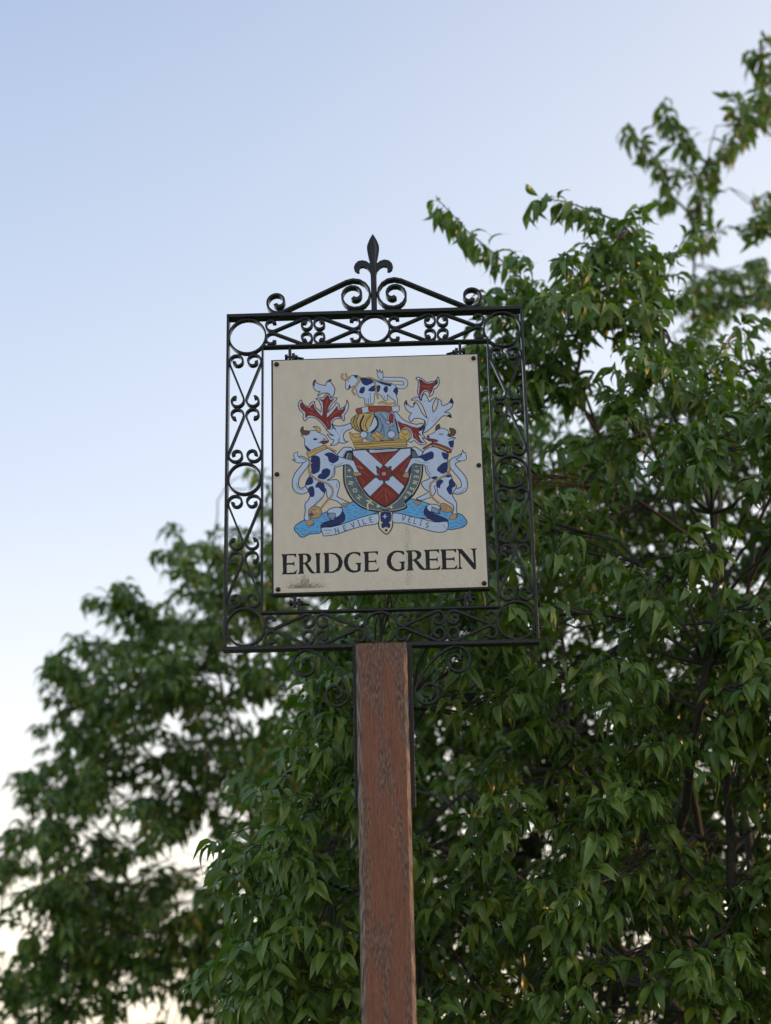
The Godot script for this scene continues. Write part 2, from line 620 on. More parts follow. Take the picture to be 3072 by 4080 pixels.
func make_finial(frame: Node3D) -> void:
	# forged spear with two drooping arms, one outline with a thicker middle
	var half := [Vector2(0, 1386), Vector2(5, 1378), Vector2(13, 1362), Vector2(19, 1345), Vector2(20, 1335), Vector2(18.5, 1320), Vector2(15, 1300), Vector2(11, 1283), Vector2(13, 1280), Vector2(22, 1288), Vector2(36, 1292), Vector2(50, 1289), Vector2(60, 1279), Vector2(64, 1266), Vector2(61, 1255), Vector2(52, 1248), Vector2(45, 1249), Vector2(46, 1258), Vector2(42, 1266), Vector2(33, 1268), Vector2(22, 1263), Vector2(13, 1252), Vector2(9.5, 1240), Vector2(9.0, 1108)]
	var outline := PackedVector2Array()
	for p in half:
		outline.append(p / 1000.0)
	for i in range(half.size() - 1, 0, -1):
		outline.append(Vector2(-half[i].x, half[i].y) / 1000.0)
	var s := Shape.new()
	var index := Geometry2D.triangulate_polygon(outline)
	for z in [[-0.014, Vector3.BACK], [-0.026, Vector3.FORWARD]]:
		for i in range(0, index.size(), 3):
			var v := []
			for k in 3:
				v.append(Vector3(outline[index[i + k]].x, outline[index[i + k]].y, z[0]))
			s.tri(v[0], v[1], v[2], z[1], z[1], z[1])
	for i in outline.size():
		var a := outline[i]
		var b := outline[(i + 1) % outline.size()]
		var o := (b - a).orthogonal().normalized()
		if Geometry2D.is_point_in_polygon((a + b) / 2.0 + o * 0.0006, outline):
			o = -o
		s.quad(Vector3(a.x, a.y, -0.026), Vector3(b.x, b.y, -0.026), Vector3(b.x, b.y, -0.014), Vector3(a.x, a.y, -0.014), Vector3(o.x, o.y, 0))
	# swelling of the spear and the square stem
	s.tube(PackedVector3Array([Vector3(0, 1.38, -0.02), Vector3(0, 1.35, -0.02), Vector3(0, 1.33, -0.02), Vector3(0, 1.30, -0.02), Vector3(0, 1.27, -0.02)]), PackedFloat32Array([0.002, 0.0135, 0.0155, 0.012, 0.009]), 10)
	s.bar(Vector3(-0.0085, 1.1075, -0.030), Vector3(0.0085, 1.27, -0.0105), 0.002)
	part("finial", s, iron, frame)


func make_board(parent: Node3D) -> void:
	var board := holder("sign_board", parent)
	board.position = Vector3(0.0026, 0.1750, 0)
	board.basis = Basis(Vector3.UP, 0.0010) * Basis(Vector3.RIGHT, 0.0027) * Basis(Vector3.BACK, 0.0042)
	board.set_meta("label", "cream board painted with a coat of arms and black lettering")
	var hw := 0.6491 / 2.0
	var hh := 0.7635
	# painted sheet
	var face := Shape.new()
	var lo := Vector3(-hw, 0, -0.003)
	var hi := Vector3(hw, hh, 0.0)
	var c := 0.006
	face.quad(Vector3(-hw, hh, 0), Vector3(hw, hh, 0), Vector3(hw, 0, 0), Vector3(-hw, 0, 0), Vector3.BACK)
	var paint_m := StandardMaterial3D.new()
	paint_m.albedo_texture = arms_picture()
	paint_m.roughness = 0.55
	paint_m.metallic_specular = 0.4
	part("painted_sheet", face, paint_m, board)
	var rim := StandardMaterial3D.new()
	rim.albedo_color = paint(0.42, 0.34, 0.26)
	rim.roughness = 0.7
	var skirt := Shape.new()
	skirt.box(lo, hi - Vector3(0, 0, 0.0004))
	part("sheet_edge", skirt, rim, board)
	# angle iron tray behind the sheet
	var tray := Shape.new()
	tray.bar(Vector3(-hw - 0.006, hh - 0.02, -0.036), Vector3(hw + 0.006, hh + 0.005, -0.0032), 0.0015)
	tray.bar(Vector3(-hw - 0.006, -0.006, -0.036), Vector3(hw + 0.006, 0.02, -0.0032), 0.0015)
	tray.bar(Vector3(-hw - 0.006, 0.0202, -0.036), Vector3(-hw + 0.02, hh - 0.0202, -0.0032), 0.0015)
	tray.bar(Vector3(hw - 0.02, 0.0202, -0.036), Vector3(hw + 0.006, hh - 0.0202, -0.0032), 0.0015)
	tray.box(Vector3(-hw + 0.0202, 0.0202, -0.012), Vector3(hw - 0.0202, hh - 0.0202, -0.0034))
	part("tray", tray, iron, board)
	var rusty := StandardMaterial3D.new()
	rusty.albedo_texture = noise_colours(3.0, [paint(0.012, 0.008, 0.007), paint(0.03, 0.016, 0.012), paint(0.06, 0.026, 0.016)], 4, 21)
	rusty.uv1_triplanar = true
	rusty.uv1_scale = Vector3(30, 30, 30)
	rusty.roughness = 0.7
	for p in [[-313, 751], [313, 750], [-313, 381], [314, 390], [-311, 11], [314, 11]]:
		var s := Shape.new()
		var at := Vector3(p[0], p[1], 0) / 1000.0
		s.tube(PackedVector3Array([at, at + Vector3(0, 0, 0.003), at + Vector3(0, 0, 0.0055)]), PackedFloat32Array([0.0075, 0.007, 0.004]), 14)
		part("bolt", s, rusty, board)
	# hangers: a lug from the frame, a lug from the tray and a long bolt between
	var down := -0.1750
	for p in [[-272, 1, 1], [272, 1, -1], [-262, -1, 1], [269, -1, -1]]:
		var x: float = p[0] / 1000.0
		var g: float = p[2]
		var s := Shape.new()
		var y: float
		if p[1] > 0:
			y = 0.957 + down
			s.bar(Vector3(x - 0.0045, y - 0.010, -0.029), Vector3(x + 0.0045, 0.990 + down, -0.012), 0.001)
			s.bar(Vector3(x + g * 0.0115 - 0.005, hh + 0.004, -0.030), Vector3(x + g * 0.0115 + 0.005, y + 0.011, -0.011), 0.001)
		else:
			y = 0.146 + down
			s.bar(Vector3(x - 0.005, y - 0.012, -0.030), Vector3(x + 0.005, -0.005, -0.010), 0.001)
			s.bar(Vector3(x + g * 0.0125 - 0.005, 0.1195 + down, -0.030), Vector3(x + g * 0.0125 + 0.005, y + 0.013, -0.011), 0.001)
		var hanger := part("hanger", s, iron, board)
		var b := Shape.new()
		b.tube(PackedVector3Array([Vector3(x - g * 0.016, y + 0.001, -0.02), Vector3(x - g * 0.007, y + 0.001, -0.02)]), PackedFloat32Array([0.009, 0.0095]), 6)
		b.tube(PackedVector3Array([Vector3(x - g * 0.007, y + 0.001, -0.02), Vector3(x + g * 0.016, y, -0.02), Vector3(x + g * 0.044, y - 0.006, -0.02)]), PackedFloat32Array([0.0042, 0.0042, 0.0038]), 8)
		b.tube(PackedVector3Array([Vector3(x + g * 0.0170, y - 0.0005, -0.02), Vector3(x + g * 0.0245, y - 0.0015, -0.02)]), PackedFloat32Array([0.0085, 0.0075]), 6)
		part("bolt", b, iron, hanger)


# ---------------------------------------------------------------- painting

func curve_of(flat: Array, smooth: bool) -> PackedVector2Array:
	var p := PackedVector2Array()
	for i in range(0, flat.size(), 2):
		p.append(Vector2(flat[i], flat[i + 1]))
	if not smooth:
		return p
	var out := PackedVector2Array()
	var n := p.size()
	for i in n:
		var a := p[(i + n - 1) % n]
		var b := p[i]
		var c := p[(i + 1) % n]
		var d := p[(i + 2) % n]
		for k in 4:
			var t := k / 4.0
			# a tight spline keeps the drawn points sharp
			var m0 := (c - a) * 0.36
			var m1 := (d - b) * 0.36
			var t2 := t * t
			var t3 := t2 * t
			out.append(b * (2 * t3 - 3 * t2 + 1) + m0 * (t3 - 2 * t2 + t) + c * (-2 * t3 + 3 * t2) + m1 * (t3 - t2))
	return out


func fill(im: Image, p: PackedVector2Array, c: Color) -> void:
	var lo := INF
	var hi := -INF
	for v in p:
		lo = minf(lo, v.y)
		hi = maxf(hi, v.y)
	var n := p.size()
	for y in range(maxi(0, floori(lo)), mini(im.get_height() - 1, ceili(hi)) + 1):
		var cut := PackedFloat32Array()
		var yy := y + 0.5
		for i in n:
			var a := p[i]
			var b := p[(i + 1) % n]
			if (a.y > yy) != (b.y > yy):
				cut.append(a.x + (yy - a.y) / (b.y - a.y) * (b.x - a.x))
		cut.sort()
		for k in range(0, cut.size() - 1, 2):
			var x0 := maxi(0, roundi(cut[k]))
			var x1 := mini(im.get_width(), roundi(cut[k + 1]))
			if x1 > x0:
				im.fill_rect(Rect2i(x0, y, x1 - x0, 1), c)


func thick_line(im: Image, p: PackedVector2Array, w: float, c: Color) -> void:
	var r := w / 2.0
	for i in p.size():
		var dot := PackedVector2Array()
		for k in 8:
			dot.append(p[i] + Vector2.from_angle(TAU * k / 8.0) * r)
		fill(im, dot, c)
		if i:
			var d := p[i] - p[i - 1]
			if d.length() > 0.5:
				var o := d.normalized().orthogonal() * r
				fill(im, PackedVector2Array([p[i - 1] + o, p[i] + o, p[i] - o, p[i - 1] - o]), c)


func blob(im: Image, flat: Array, c: Color, line: Color, w: float, smooth: bool) -> void:
	var p := curve_of(flat, smooth)
	fill(im, p, c)
	if line.a > 0.0 and w > 0.0:
		var q := p.duplicate()
		q.append(p[0])
		thick_line(im, q, w, line)


func open_curve(flat: Array) -> PackedVector2Array:
	var p := PackedVector2Array()
	for i in range(0, flat.size(), 2):
		p.append(Vector2(flat[i], flat[i + 1]))
	if p.size() < 3:
		return p
	var out := PackedVector2Array()
	for i in p.size() - 1:
		var a := p[maxi(i - 1, 0)]
		var b := p[i]
		var c := p[i + 1]
		var d := p[mini(i + 2, p.size() - 1)]
		for k in 5:
			out.append(b.cubic_interpolate(c, a, d, k / 5.0))
	out.append(p[p.size() - 1])
	return out


func stroke(im: Image, flat: Array, c: Color, w: float, edge: Color, ew: float) -> void:
	var p := open_curve(flat)
	if edge.a > 0.0 and ew > 0.0:
		thick_line(im, p, w * (2.0 if w > 10.0 else 1.0) + ew * 2.0, edge)
		thick_line(im, p, w * (2.0 if w > 10.0 else 1.0), c)
	else:
		thick_line(im, p, w, c)


func round_blob(im: Image, x: float, y: float, r: float, c: Color, line: Color, w: float) -> void:
	var p := PackedVector2Array()
	for k in 25:
		p.append(Vector2(x, y) + Vector2.from_angle(TAU * k / 24.0) * r)
	fill(im, p, c)
	if line.a > 0.0 and w > 0.0:
		thick_line(im, p, w, line)


func chain(im: Image, flat: Array) -> void:
	var p := open_curve(flat)
	var gone := 0.0
	for i in range(1, p.size()):
		var d := p[i] - p[i - 1]
		var here := 0.0
		while here < d.length():
			if gone <= 0.0:
				var q := p[i - 1] + d.normalized() * here
				round_blob(im, q.x, q.y, 6.5, paint(0.80, 0.60, 0.27), brown, 2.5)
				round_blob(im, q.x, q.y, 2.2, brown, none, 0)
				gone = 16.0
			here += 1.0
			gone -= 1.0


func glyph(im: Image, ch: String, x: float, y: float, size: float, angle: float, c: Color, w: float) -> void:
	var lines := {
		"H": [[-3, -5, -3, 5], [3, -5, 3, 5], [-3, 0, 3, 0]], "O": [[0, -5, 3, -3, 4, 0, 3, 3, 0, 5, -3, 3, -4, 0, -3, -3, 0, -5]],
		"N": [[-3, 5, -3, -5, 3, 5, 3, -5]], "I": [[0, -5, 0, 5], [-1, -5, 1, -5], [-1, 5, 1, 5]], "P": [[-2, 5, -2, -5, 1, -5, 3, -3, 2, -1, -2, 0]],
		"E": [[3, -5, -2, -5, -2, 5, 3, 5], [-2, 0, 2, 0]], "S": [[3, -4, 0, -5, -2, -3, -1, -1, 1, 0, 3, 2, 1, 5, -2, 4]], "V": [[-3, -5, 0, 5, 3, -5]],
		"L": [[-2, -5, -2, 5, 3, 5]], "+": [[0, -5, 0, 5], [-5, 0, 5, 0]],
	}
	for l in lines[ch]:
		var p := PackedVector2Array()
		for i in range(0, l.size(), 2):
			p.append(Vector2(x, y) + (Vector2(l[i], l[i + 1]) * size / 10.0).rotated(deg_to_rad(angle)))
		thick_line(im, p, w, c)


func capital(im: Image, ch: String, x0: float, x1: float, top: float, base: float) -> void:
	var shapes := []
	var holes := []
	match ch:
		"E":
			shapes = [[0, 1, .38, 1, .35, .85, .34, .15, .37, 0, .02, 0, .10, .12, .09, .86], [.3, 1, .96, 1.01, .93, .80, .87, .86, .78, .93, .3, .935], [.3, .55, .72, .55, .83, .63, .84, .36, .76, .46, .3, .475], [.3, 0, .93, 0, 1, .22, .9, .14, .78, .075, .3, .07]]
		"R":
			shapes = [[0, 1, .34, 1, .31, .85, .31, .15, .35, 0, 0, 0, .08, .12, .09, .86], [.2, 1, .45, 1.01, .64, .97, .75, .86, .77, .74, .71, .6, .56, .51, .25, .475], [.36, .52, .56, .5, .86, .12, 1.04, 0, .80, 0, .66, .08]]
			holes = [[.31, .94, .42, .94, .52, .87, .56, .75, .52, .63, .43, .56, .31, .54]]
		"I":
			shapes = [[-.05, 1, 1.05, 1, .9, .85, .86, .15, 1.0, 0, 0, 0, .16, .15, .16, .85]]
		"D":
			shapes = [[0, 1, .45, 1.01, .70, .96, .90, .80, 1, .55, .96, .30, .80, .10, .5, 0, 0, 0, .07, .14, .08, .86]]
			holes = [[.29, .94, .44, .935, .62, .87, .75, .70, .79, .52, .74, .28, .6, .13, .45, .075, .29, .08]]
		"G":
			shapes = [[.95, .96, .93, .75, .87, .82, .75, .90, .57, .935, .40, .87, .27, .70, .235, .50, .29, .28, .43, .13, .6, .075, .74, .10, .775, .18, .775, .36, .66, .43, .66, .46, 1.0, .46, 1.0, .43, .945, .38, .94, .07, .75, 0, .52, -.025, .3, .03, .12, .17, .02, .36, 0, .53, .05, .73, .18, .89, .38, .985, .58, 1.02, .8, .995]]
		"N":
			shapes = [[.10, .92, .17, .92, .18, .12, .27, 0, 0, 0, .10, .12], [0, 1.0, .27, 1.0, .93, .14, .93, -.03, .80, -.03, .12, .87], [.79, .90, .68, 1.0, 1.02, 1.0, .93, .90, .93, -.02, .84, .12]]
	for k in shapes.size() + holes.size():
		var l: Array = shapes[k] if k < shapes.size() else holes[k - shapes.size()]
		var p := PackedVector2Array()
		for i in range(0, l.size(), 2):
			p.append(Vector2(lerpf(x0, x1, l[i]), lerpf(base, top, l[i + 1])) + Vector2(rng.randf_range(-0.8, 0.8), rng.randf_range(-0.8, 0.8)))
		fill(im, p, paint(0.012, 0.011, 0.014) if k < shapes.size() else ground_paint)


func arms_picture() -> ImageTexture:
	var im := Image.create_empty(TEX_W, TEX_H, false, Image.FORMAT_RGB8)
	im.fill(ground_paint)
	blob(im, [128, 1117, 141, 1096, 186, 1070, 242, 1050, 298, 1031, 332, 1018, 429, 986, 466, 972, 498, 955, 522, 958, 578, 981, 652, 991, 748, 963, 823, 958, 856, 953, 897, 964, 952, 984, 1043, 1028, 1135, 1056, 1160, 1066, 1178, 1090, 1190, 1112, 1180, 1133, 1150, 1149, 1068, 1156, 967, 1087, 856, 1076, 746, 1049, 635, 1034, 576, 1067, 445, 1098, 315, 1121, 285, 1154, 241, 1159, 219, 1160, 185, 1178, 163, 1174, 148, 1154, 130, 1134], water, ink, 5, true)
	stroke(im, [134, 1121, 144, 1122, 155, 1120], deep, 3, none, 0)
	stroke(im, [167, 1120, 178, 1122, 189, 1119], deep, 3, none, 0)
	stroke(im, [208, 1117, 218, 1119, 230, 1117], deep, 3, none, 0)
	stroke(im, [186, 1132, 196, 1134, 207, 1131], deep, 3, none, 0)
	stroke(im, [156, 1137, 166, 1139, 177, 1136], deep, 3, none, 0)
	stroke(im, [223, 1141, 233, 1143, 244, 1140], deep, 3, none, 0)
	stroke(im, [174, 1159, 185, 1161, 196, 1158], deep, 3, none, 0)
	stroke(im, [208, 1152, 218, 1154, 229, 1152], deep, 3, none, 0)
	stroke(im, [249, 1142, 259, 1144, 270, 1141], deep, 3, none, 0)
	stroke(im, [260, 1115, 270, 1117, 281, 1114], deep, 3, none, 0)
	stroke(im, [257, 1072, 267, 1074, 278, 1072], deep, 3, none, 0)
	stroke(im, [302, 1050, 312, 1052, 323, 1050], deep, 3, none, 0)
	stroke(im, [312, 1070, 323, 1072, 334, 1070], deep, 3, none, 0)
	stroke(im, [291, 1038, 301, 1040, 312, 1038], deep, 3, none, 0)
	stroke(im, [283, 1085, 293, 1087, 304, 1084], deep, 3, none, 0)
	stroke(im, [454, 1012, 465, 1014, 476, 1012], deep, 3, none, 0)
	stroke(im, [485, 982, 495, 984, 506, 982], deep, 3, none, 0)
	stroke(im, [503, 1000, 513, 1002, 524, 1000], deep, 3, none, 0)
	stroke(im, [529, 1013, 539, 1015, 550, 1012], deep, 3, none, 0)
	stroke(im, [454, 1030, 464, 1032, 476, 1029], deep, 3, none, 0)
	stroke(im, [499, 1025, 509, 1027, 520, 1025], deep, 3, none, 0)
	stroke(im, [528, 1038, 539, 1040, 550, 1038], deep, 3, none, 0)
	stroke(im, [457, 1067, 467, 1069, 479, 1066], deep, 3, none, 0)
	stroke(im, [491, 1056, 501, 1058, 512, 1056], deep, 3, none, 0)
	stroke(im, [554, 1027, 565, 1029, 576, 1027], deep, 3, none, 0)
	stroke(im, [440, 996, 450, 998, 461, 996], deep, 3, none, 0)
	stroke(im, [559, 1000, 569, 1002, 580, 1000], deep, 3, none, 0)
	stroke(im, [465, 1044, 475, 1046, 487, 1043], deep, 3, none, 0)
	stroke(im, [829, 985, 840, 987, 851, 985], deep, 3, none, 0)
	stroke(im, [844, 1007, 854, 1009, 865, 1007], deep, 3, none, 0)
	stroke(im, [874, 997, 884, 999, 895, 996], deep, 3, none, 0)
	stroke(im, [895, 1019, 906, 1021, 917, 1018], deep, 3, none, 0)
	stroke(im, [854, 1025, 865, 1027, 876, 1025], deep, 3, none, 0)
	stroke(im, [828, 1040, 838, 1042, 849, 1040], deep, 3, none, 0)
	stroke(im, [884, 1038, 894, 1040, 905, 1037], deep, 3, none, 0)
	stroke(im, [914, 1004, 925, 1006, 936, 1003], deep, 3, none, 0)
	stroke(im, [909, 1039, 920, 1041, 931, 1038], deep, 3, none, 0)
	stroke(im, [802, 1035, 812, 1037, 824, 1035], deep, 3, none, 0)
	stroke(im, [1049, 1065, 1060, 1067, 1071, 1064], deep, 3, none, 0)
	stroke(im, [1084, 1118, 1095, 1120, 1106, 1118], deep, 3, none, 0)
	stroke(im, [1113, 1135, 1124, 1137, 1135, 1134], deep, 3, none, 0)
	stroke(im, [1136, 1120, 1146, 1122, 1158, 1119], deep, 3, none, 0)
	stroke(im, [1159, 1111, 1169, 1113, 1180, 1110], deep, 3, none, 0)
	stroke(im, [1144, 1099, 1155, 1101, 1166, 1098], deep, 3, none, 0)
	stroke(im, [1114, 1111, 1125, 1113, 1136, 1111], deep, 3, none, 0)
	stroke(im, [1084, 1141, 1094, 1143, 1105, 1141], deep, 3, none, 0)
	stroke(im, [1150, 1132, 1161, 1134, 1172, 1131], deep, 3, none, 0)
	stroke(im, [916, 1058, 927, 1060, 938, 1058], deep, 3, none, 0)
	stroke(im, [872, 1053, 882, 1055, 893, 1053], deep, 3, none, 0)
	stroke(im, [1046, 1051, 1057, 1053, 1068, 1051], deep, 3, none, 0)
	blob(im, [253, 179, 255, 154, 268, 139, 270, 151, 282, 165, 305, 174, 332, 179, 339, 157, 353, 145, 368, 140, 366, 154, 374, 171, 389, 196, 391, 216, 386, 241, 372, 261, 361, 252, 350, 235, 327, 231, 304, 234, 285, 252, 283, 241, 297, 221, 278, 217, 263, 204], white, ink, 5, true)
	blob(im, [256, 175, 259, 154, 268, 141, 267, 155, 264, 167, 265, 183], ink, none, 0, true)
	blob(im, [343, 161, 354, 149, 366, 142, 362, 154, 352, 158], ink, none, 0, true)
	blob(im, [161, 294, 167, 282, 179, 273, 184, 291, 197, 306, 223, 321, 231, 305, 244, 291, 264, 286, 261, 302, 274, 333, 288, 344, 301, 360, 303, 320, 288, 282, 269, 267, 296, 262, 317, 263, 331, 243, 346, 235, 361, 252, 365, 267, 403, 266, 399, 282, 376, 302, 356, 334, 344, 362, 363, 346, 387, 318, 398, 298, 417, 315, 417, 338, 443, 333, 463, 309, 465, 284, 476, 309, 474, 338, 462, 366, 446, 386, 450, 406, 444, 426, 431, 409, 401, 406, 378, 420, 370, 440, 384, 473, 354, 484, 331, 471, 309, 442, 283, 412, 257, 395, 223, 394, 200, 416, 188, 397, 189, 365, 170, 344, 159, 315], white, ink, 5, true)
	blob(im, [170, 299, 180, 291, 197, 312, 227, 327, 239, 313, 252, 300, 258, 314, 269, 339, 306, 385, 312, 344, 311, 295, 288, 270, 317, 275, 330, 257, 346, 244, 357, 264, 361, 277, 387, 274, 364, 301, 348, 333, 340, 374, 340, 394, 371, 363, 398, 327, 406, 319, 409, 344, 436, 345, 457, 325, 451, 357, 431, 385, 438, 406, 408, 396, 382, 404, 362, 427, 364, 464, 343, 475, 320, 442, 291, 409, 257, 387, 223, 382, 202, 398, 200, 357, 181, 340, 170, 319], red, none, 0, true)
	stroke(im, [223, 358, 257, 371, 280, 384], ember, 5, none, 0)
	stroke(im, [345, 280, 333, 321, 329, 353], ember, 4, none, 0)
	stroke(im, [363, 395, 394, 363, 420, 356], ember, 6, none, 0)
	stroke(im, [340, 422, 347, 451], ember, 5, none, 0)
	stroke(im, [238, 334, 250, 342], ember, 9, none, 0)
	blob(im, [366, 440, 385, 452, 419, 458, 457, 451, 491, 440, 494, 476, 467, 487, 444, 507, 440, 535, 455, 563, 470, 560, 447, 573, 421, 570, 409, 566, 394, 581, 356, 586, 372, 569, 379, 549, 364, 544, 346, 524, 339, 509, 361, 516, 378, 521, 357, 504, 331, 479, 354, 476, 377, 472], white, ink, 5, true)
	stroke(im, [392, 489, 414, 518, 417, 550], grey, 5, none, 0)
	stroke(im, [437, 478, 422, 502], grey, 4, none, 0)
	stroke(im, [412, 542, 410, 566], ink, 4, none, 0)
	stroke(im, [370, 448, 384, 468, 392, 481], ink, 6, none, 0)
	stroke(im, [436, 547, 447, 563], grey, 6, none, 0)
	blob(im, [756, 380, 775, 376, 801, 410, 823, 431, 860, 452, 901, 462, 939, 457, 942, 495, 933, 523, 955, 560, 933, 551, 947, 580, 958, 588, 942, 600, 909, 595, 883, 570, 860, 581, 842, 568, 861, 553, 864, 525, 851, 496, 829, 488, 798, 507, 787, 518, 780, 470, 770, 425, 759, 404], white, ink, 5, true)
	blob(im, [781, 433, 807, 450, 837, 460, 875, 477, 912, 486, 927, 479, 927, 503, 911, 514, 933, 543, 910, 535, 924, 571, 943, 588, 916, 587, 891, 562, 876, 553, 873, 525, 859, 493, 829, 479, 798, 499, 791, 478, 784, 458], red, none, 0, true)
	stroke(im, [807, 463, 844, 476, 874, 489], ember, 5, none, 0)
	stroke(im, [888, 522, 895, 550, 909, 571], ember, 5, none, 0)
	blob(im, [829, 338, 828, 317, 840, 299, 845, 322, 860, 339, 882, 346, 887, 319, 897, 311, 913, 332, 927, 365, 941, 394, 965, 421, 953, 374, 939, 337, 925, 316, 903, 299, 870, 298, 888, 283, 915, 279, 933, 305, 941, 276, 957, 256, 975, 286, 984, 314, 1005, 295, 1032, 288, 1016, 311, 1004, 344, 1006, 384, 1026, 361, 1039, 320, 1038, 296, 1058, 309, 1064, 342, 1099, 331, 1117, 311, 1125, 295, 1135, 324, 1125, 352, 1105, 371, 1078, 387, 1104, 392, 1117, 408, 1118, 425, 1099, 416, 1069, 411, 1042, 434, 1011, 469, 979, 501, 937, 523, 950, 484, 955, 455, 948, 435, 914, 422, 884, 425, 866, 446, 853, 424, 856, 404, 870, 386, 855, 379, 836, 358], white, ink, 5, true)
	blob(im, [1109, 319, 1125, 297, 1134, 324, 1125, 331], ink, none, 0, true)
	blob(im, [1092, 408, 1111, 404, 1117, 423], ink, none, 0, true)
	blob(im, [832, 321, 840, 301, 843, 318, 841, 334], ink, none, 0, true)
	blob(im, [948, 435, 956, 464, 951, 496, 937, 519, 946, 479], ink, none, 0, true)
	blob(im, [908, 486, 927, 479, 941, 463, 938, 495, 926, 507], ink, none, 0, true)
	blob(im, [884, 340, 888, 321, 897, 315, 894, 328], ink, none, 0, true)
	stroke(im, [975, 416, 970, 448, 961, 476], grey, 6, none, 0)
	stroke(im, [940, 317, 971, 302], grey, 3, none, 0)
	stroke(im, [1028, 417, 1000, 449], grey, 5, none, 0)
	blob(im, [905, 148, 923, 144, 949, 158, 971, 181, 1006, 176, 1032, 169, 1045, 146, 1053, 178, 1047, 202, 1029, 226, 1019, 226, 1014, 250, 1002, 270, 983, 278, 988, 257, 973, 241, 954, 244, 940, 268, 933, 300, 919, 271, 912, 243, 917, 210, 918, 173], white, ink, 5, true)
	blob(im, [922, 157, 941, 163, 971, 187, 1009, 184, 1042, 167, 1039, 194, 1016, 213, 1007, 238, 991, 262, 988, 245, 966, 232, 946, 240, 932, 264, 928, 284, 921, 259, 924, 227, 927, 190], red, none, 0, true)
	blob(im, [924, 159, 945, 166, 952, 178, 937, 174], ink, none, 0, true)
	blob(im, [1030, 185, 1042, 167, 1040, 194], ink, none, 0, true)
	stroke(im, [944, 203, 970, 212, 997, 209], ember, 6, none, 0)
	stroke(im, [981, 220, 996, 233], ember, 5, none, 0)
	blob(im, [636, 372, 689, 365, 719, 372, 760, 388, 770, 441, 778, 498, 786, 556, 646, 562, 587, 556, 573, 511, 626, 493, 657, 453, 643, 404], steel, ink, 5, true)
	stroke(im, [650, 397, 672, 426, 682, 462, 670, 510], ink, 3, none, 0)
	stroke(im, [673, 381, 695, 414, 713, 439], deepsteel, 7, none, 0)
	stroke(im, [696, 386, 710, 407], white, 4, none, 0)
	stroke(im, [690, 463, 696, 527], deepsteel, 9, none, 0)
	stroke(im, [687, 454, 678, 503], deepsteel, 8, none, 0)
	stroke(im, [729, 492, 733, 549], deepsteel, 14, none, 0)
	blob(im, [489, 448, 491, 415, 514, 392, 545, 377, 591, 376, 636, 388, 627, 420, 615, 452, 592, 492, 554, 504, 520, 489, 498, 468], gold, ink, 5, true)
	stroke(im, [518, 394, 506, 432, 517, 473, 543, 500], ink, 5, none, 0)
	stroke(im, [541, 385, 525, 425, 532, 469, 554, 500], ink, 5, none, 0)
	stroke(im, [617, 391, 586, 431, 581, 467, 596, 492], ink, 5, none, 0)
	stroke(im, [569, 394, 548, 442, 552, 482, 569, 499], ink, 12, none, 0)
	stroke(im, [508, 408, 498, 440, 509, 473], brown, 3, none, 0)
	stroke(im, [530, 392, 516, 428, 524, 473], brown, 3, none, 0)
	stroke(im, [602, 391, 570, 434, 568, 475], brown, 3, none, 0)
	blob(im, [639, 404, 650, 421, 646, 457, 622, 493, 599, 504, 596, 484, 619, 452], white, none, 0, true)
	stroke(im, [639, 396, 656, 429, 655, 465, 633, 497, 614, 508], ink, 11, none, 0)
	blob(im, [726, 379, 760, 384, 763, 425, 760, 441, 754, 473, 747, 456, 731, 480, 724, 452, 705, 449, 721, 423], white, ink, 3, true)
	blob(im, [732, 383, 756, 388, 757, 429, 751, 453, 741, 448, 733, 468, 728, 440, 721, 439, 727, 415], red, none, 0, true)
	stroke(im, [741, 396, 738, 428], ember, 4, none, 0)
	blob(im, [521, 356, 527, 344, 603, 330, 660, 330, 705, 331, 701, 331, 746, 335, 792, 336, 795, 353, 787, 373, 745, 371, 707, 366, 651, 366, 659, 368, 602, 371, 534, 380], white, ink, 4, true)
	blob(im, [522, 356, 529, 344, 555, 339, 562, 372, 534, 379], rust, brown, 2, true)
	blob(im, [601, 331, 656, 331, 657, 368, 606, 371], rust, brown, 2, true)
	blob(im, [705, 332, 655, 332, 655, 365, 708, 368], rust, brown, 2, true)
	blob(im, [701, 332, 744, 336, 748, 371, 707, 366], rust, brown, 2, true)
	stroke(im, [530, 360, 549, 357], ember, 4, none, 0)
	stroke(im, [618, 347, 644, 350], ember, 5, none, 0)
	stroke(im, [715, 346, 734, 353], ember, 4, none, 0)
	stroke(im, [784, 202, 822, 207, 838, 195, 839, 174, 823, 157, 781, 153, 705, 149, 686, 138, 679, 115], white, 11, ink, 4)
	blob(im, [659, 82, 672, 103, 678, 82, 685, 107, 695, 93, 698, 120, 698, 145, 678, 152, 664, 127], white, ink, 4, true)
	blob(im, [462, 149, 481, 137, 493, 121, 508, 116, 535, 119, 558, 134, 603, 139, 653, 153, 709, 174, 746, 179, 780, 205, 789, 234, 778, 262, 785, 295, 782, 328, 769, 327, 770, 303, 747, 282, 722, 256, 725, 289, 702, 293, 676, 255, 643, 246, 638, 290, 630, 315, 580, 313, 577, 276, 547, 269, 532, 246, 525, 213, 511, 192, 484, 203, 468, 217, 459, 200, 459, 174], white, ink, 4, true)
	blob(im, [554, 136, 603, 141, 633, 151, 633, 171, 591, 190, 564, 173], navy, none, 0, true)
	blob(im, [633, 153, 671, 164, 724, 179, 749, 184, 743, 200, 694, 186, 660, 168], navy, none, 0, true)
	blob(im, [556, 202, 579, 198, 580, 223, 567, 243, 544, 234], navy, none, 0, true)
	blob(im, [601, 220, 625, 196, 648, 192, 643, 229, 613, 230], navy, none, 0, true)
	blob(im, [651, 201, 667, 189, 680, 198, 670, 234, 651, 234], navy, none, 0, true)
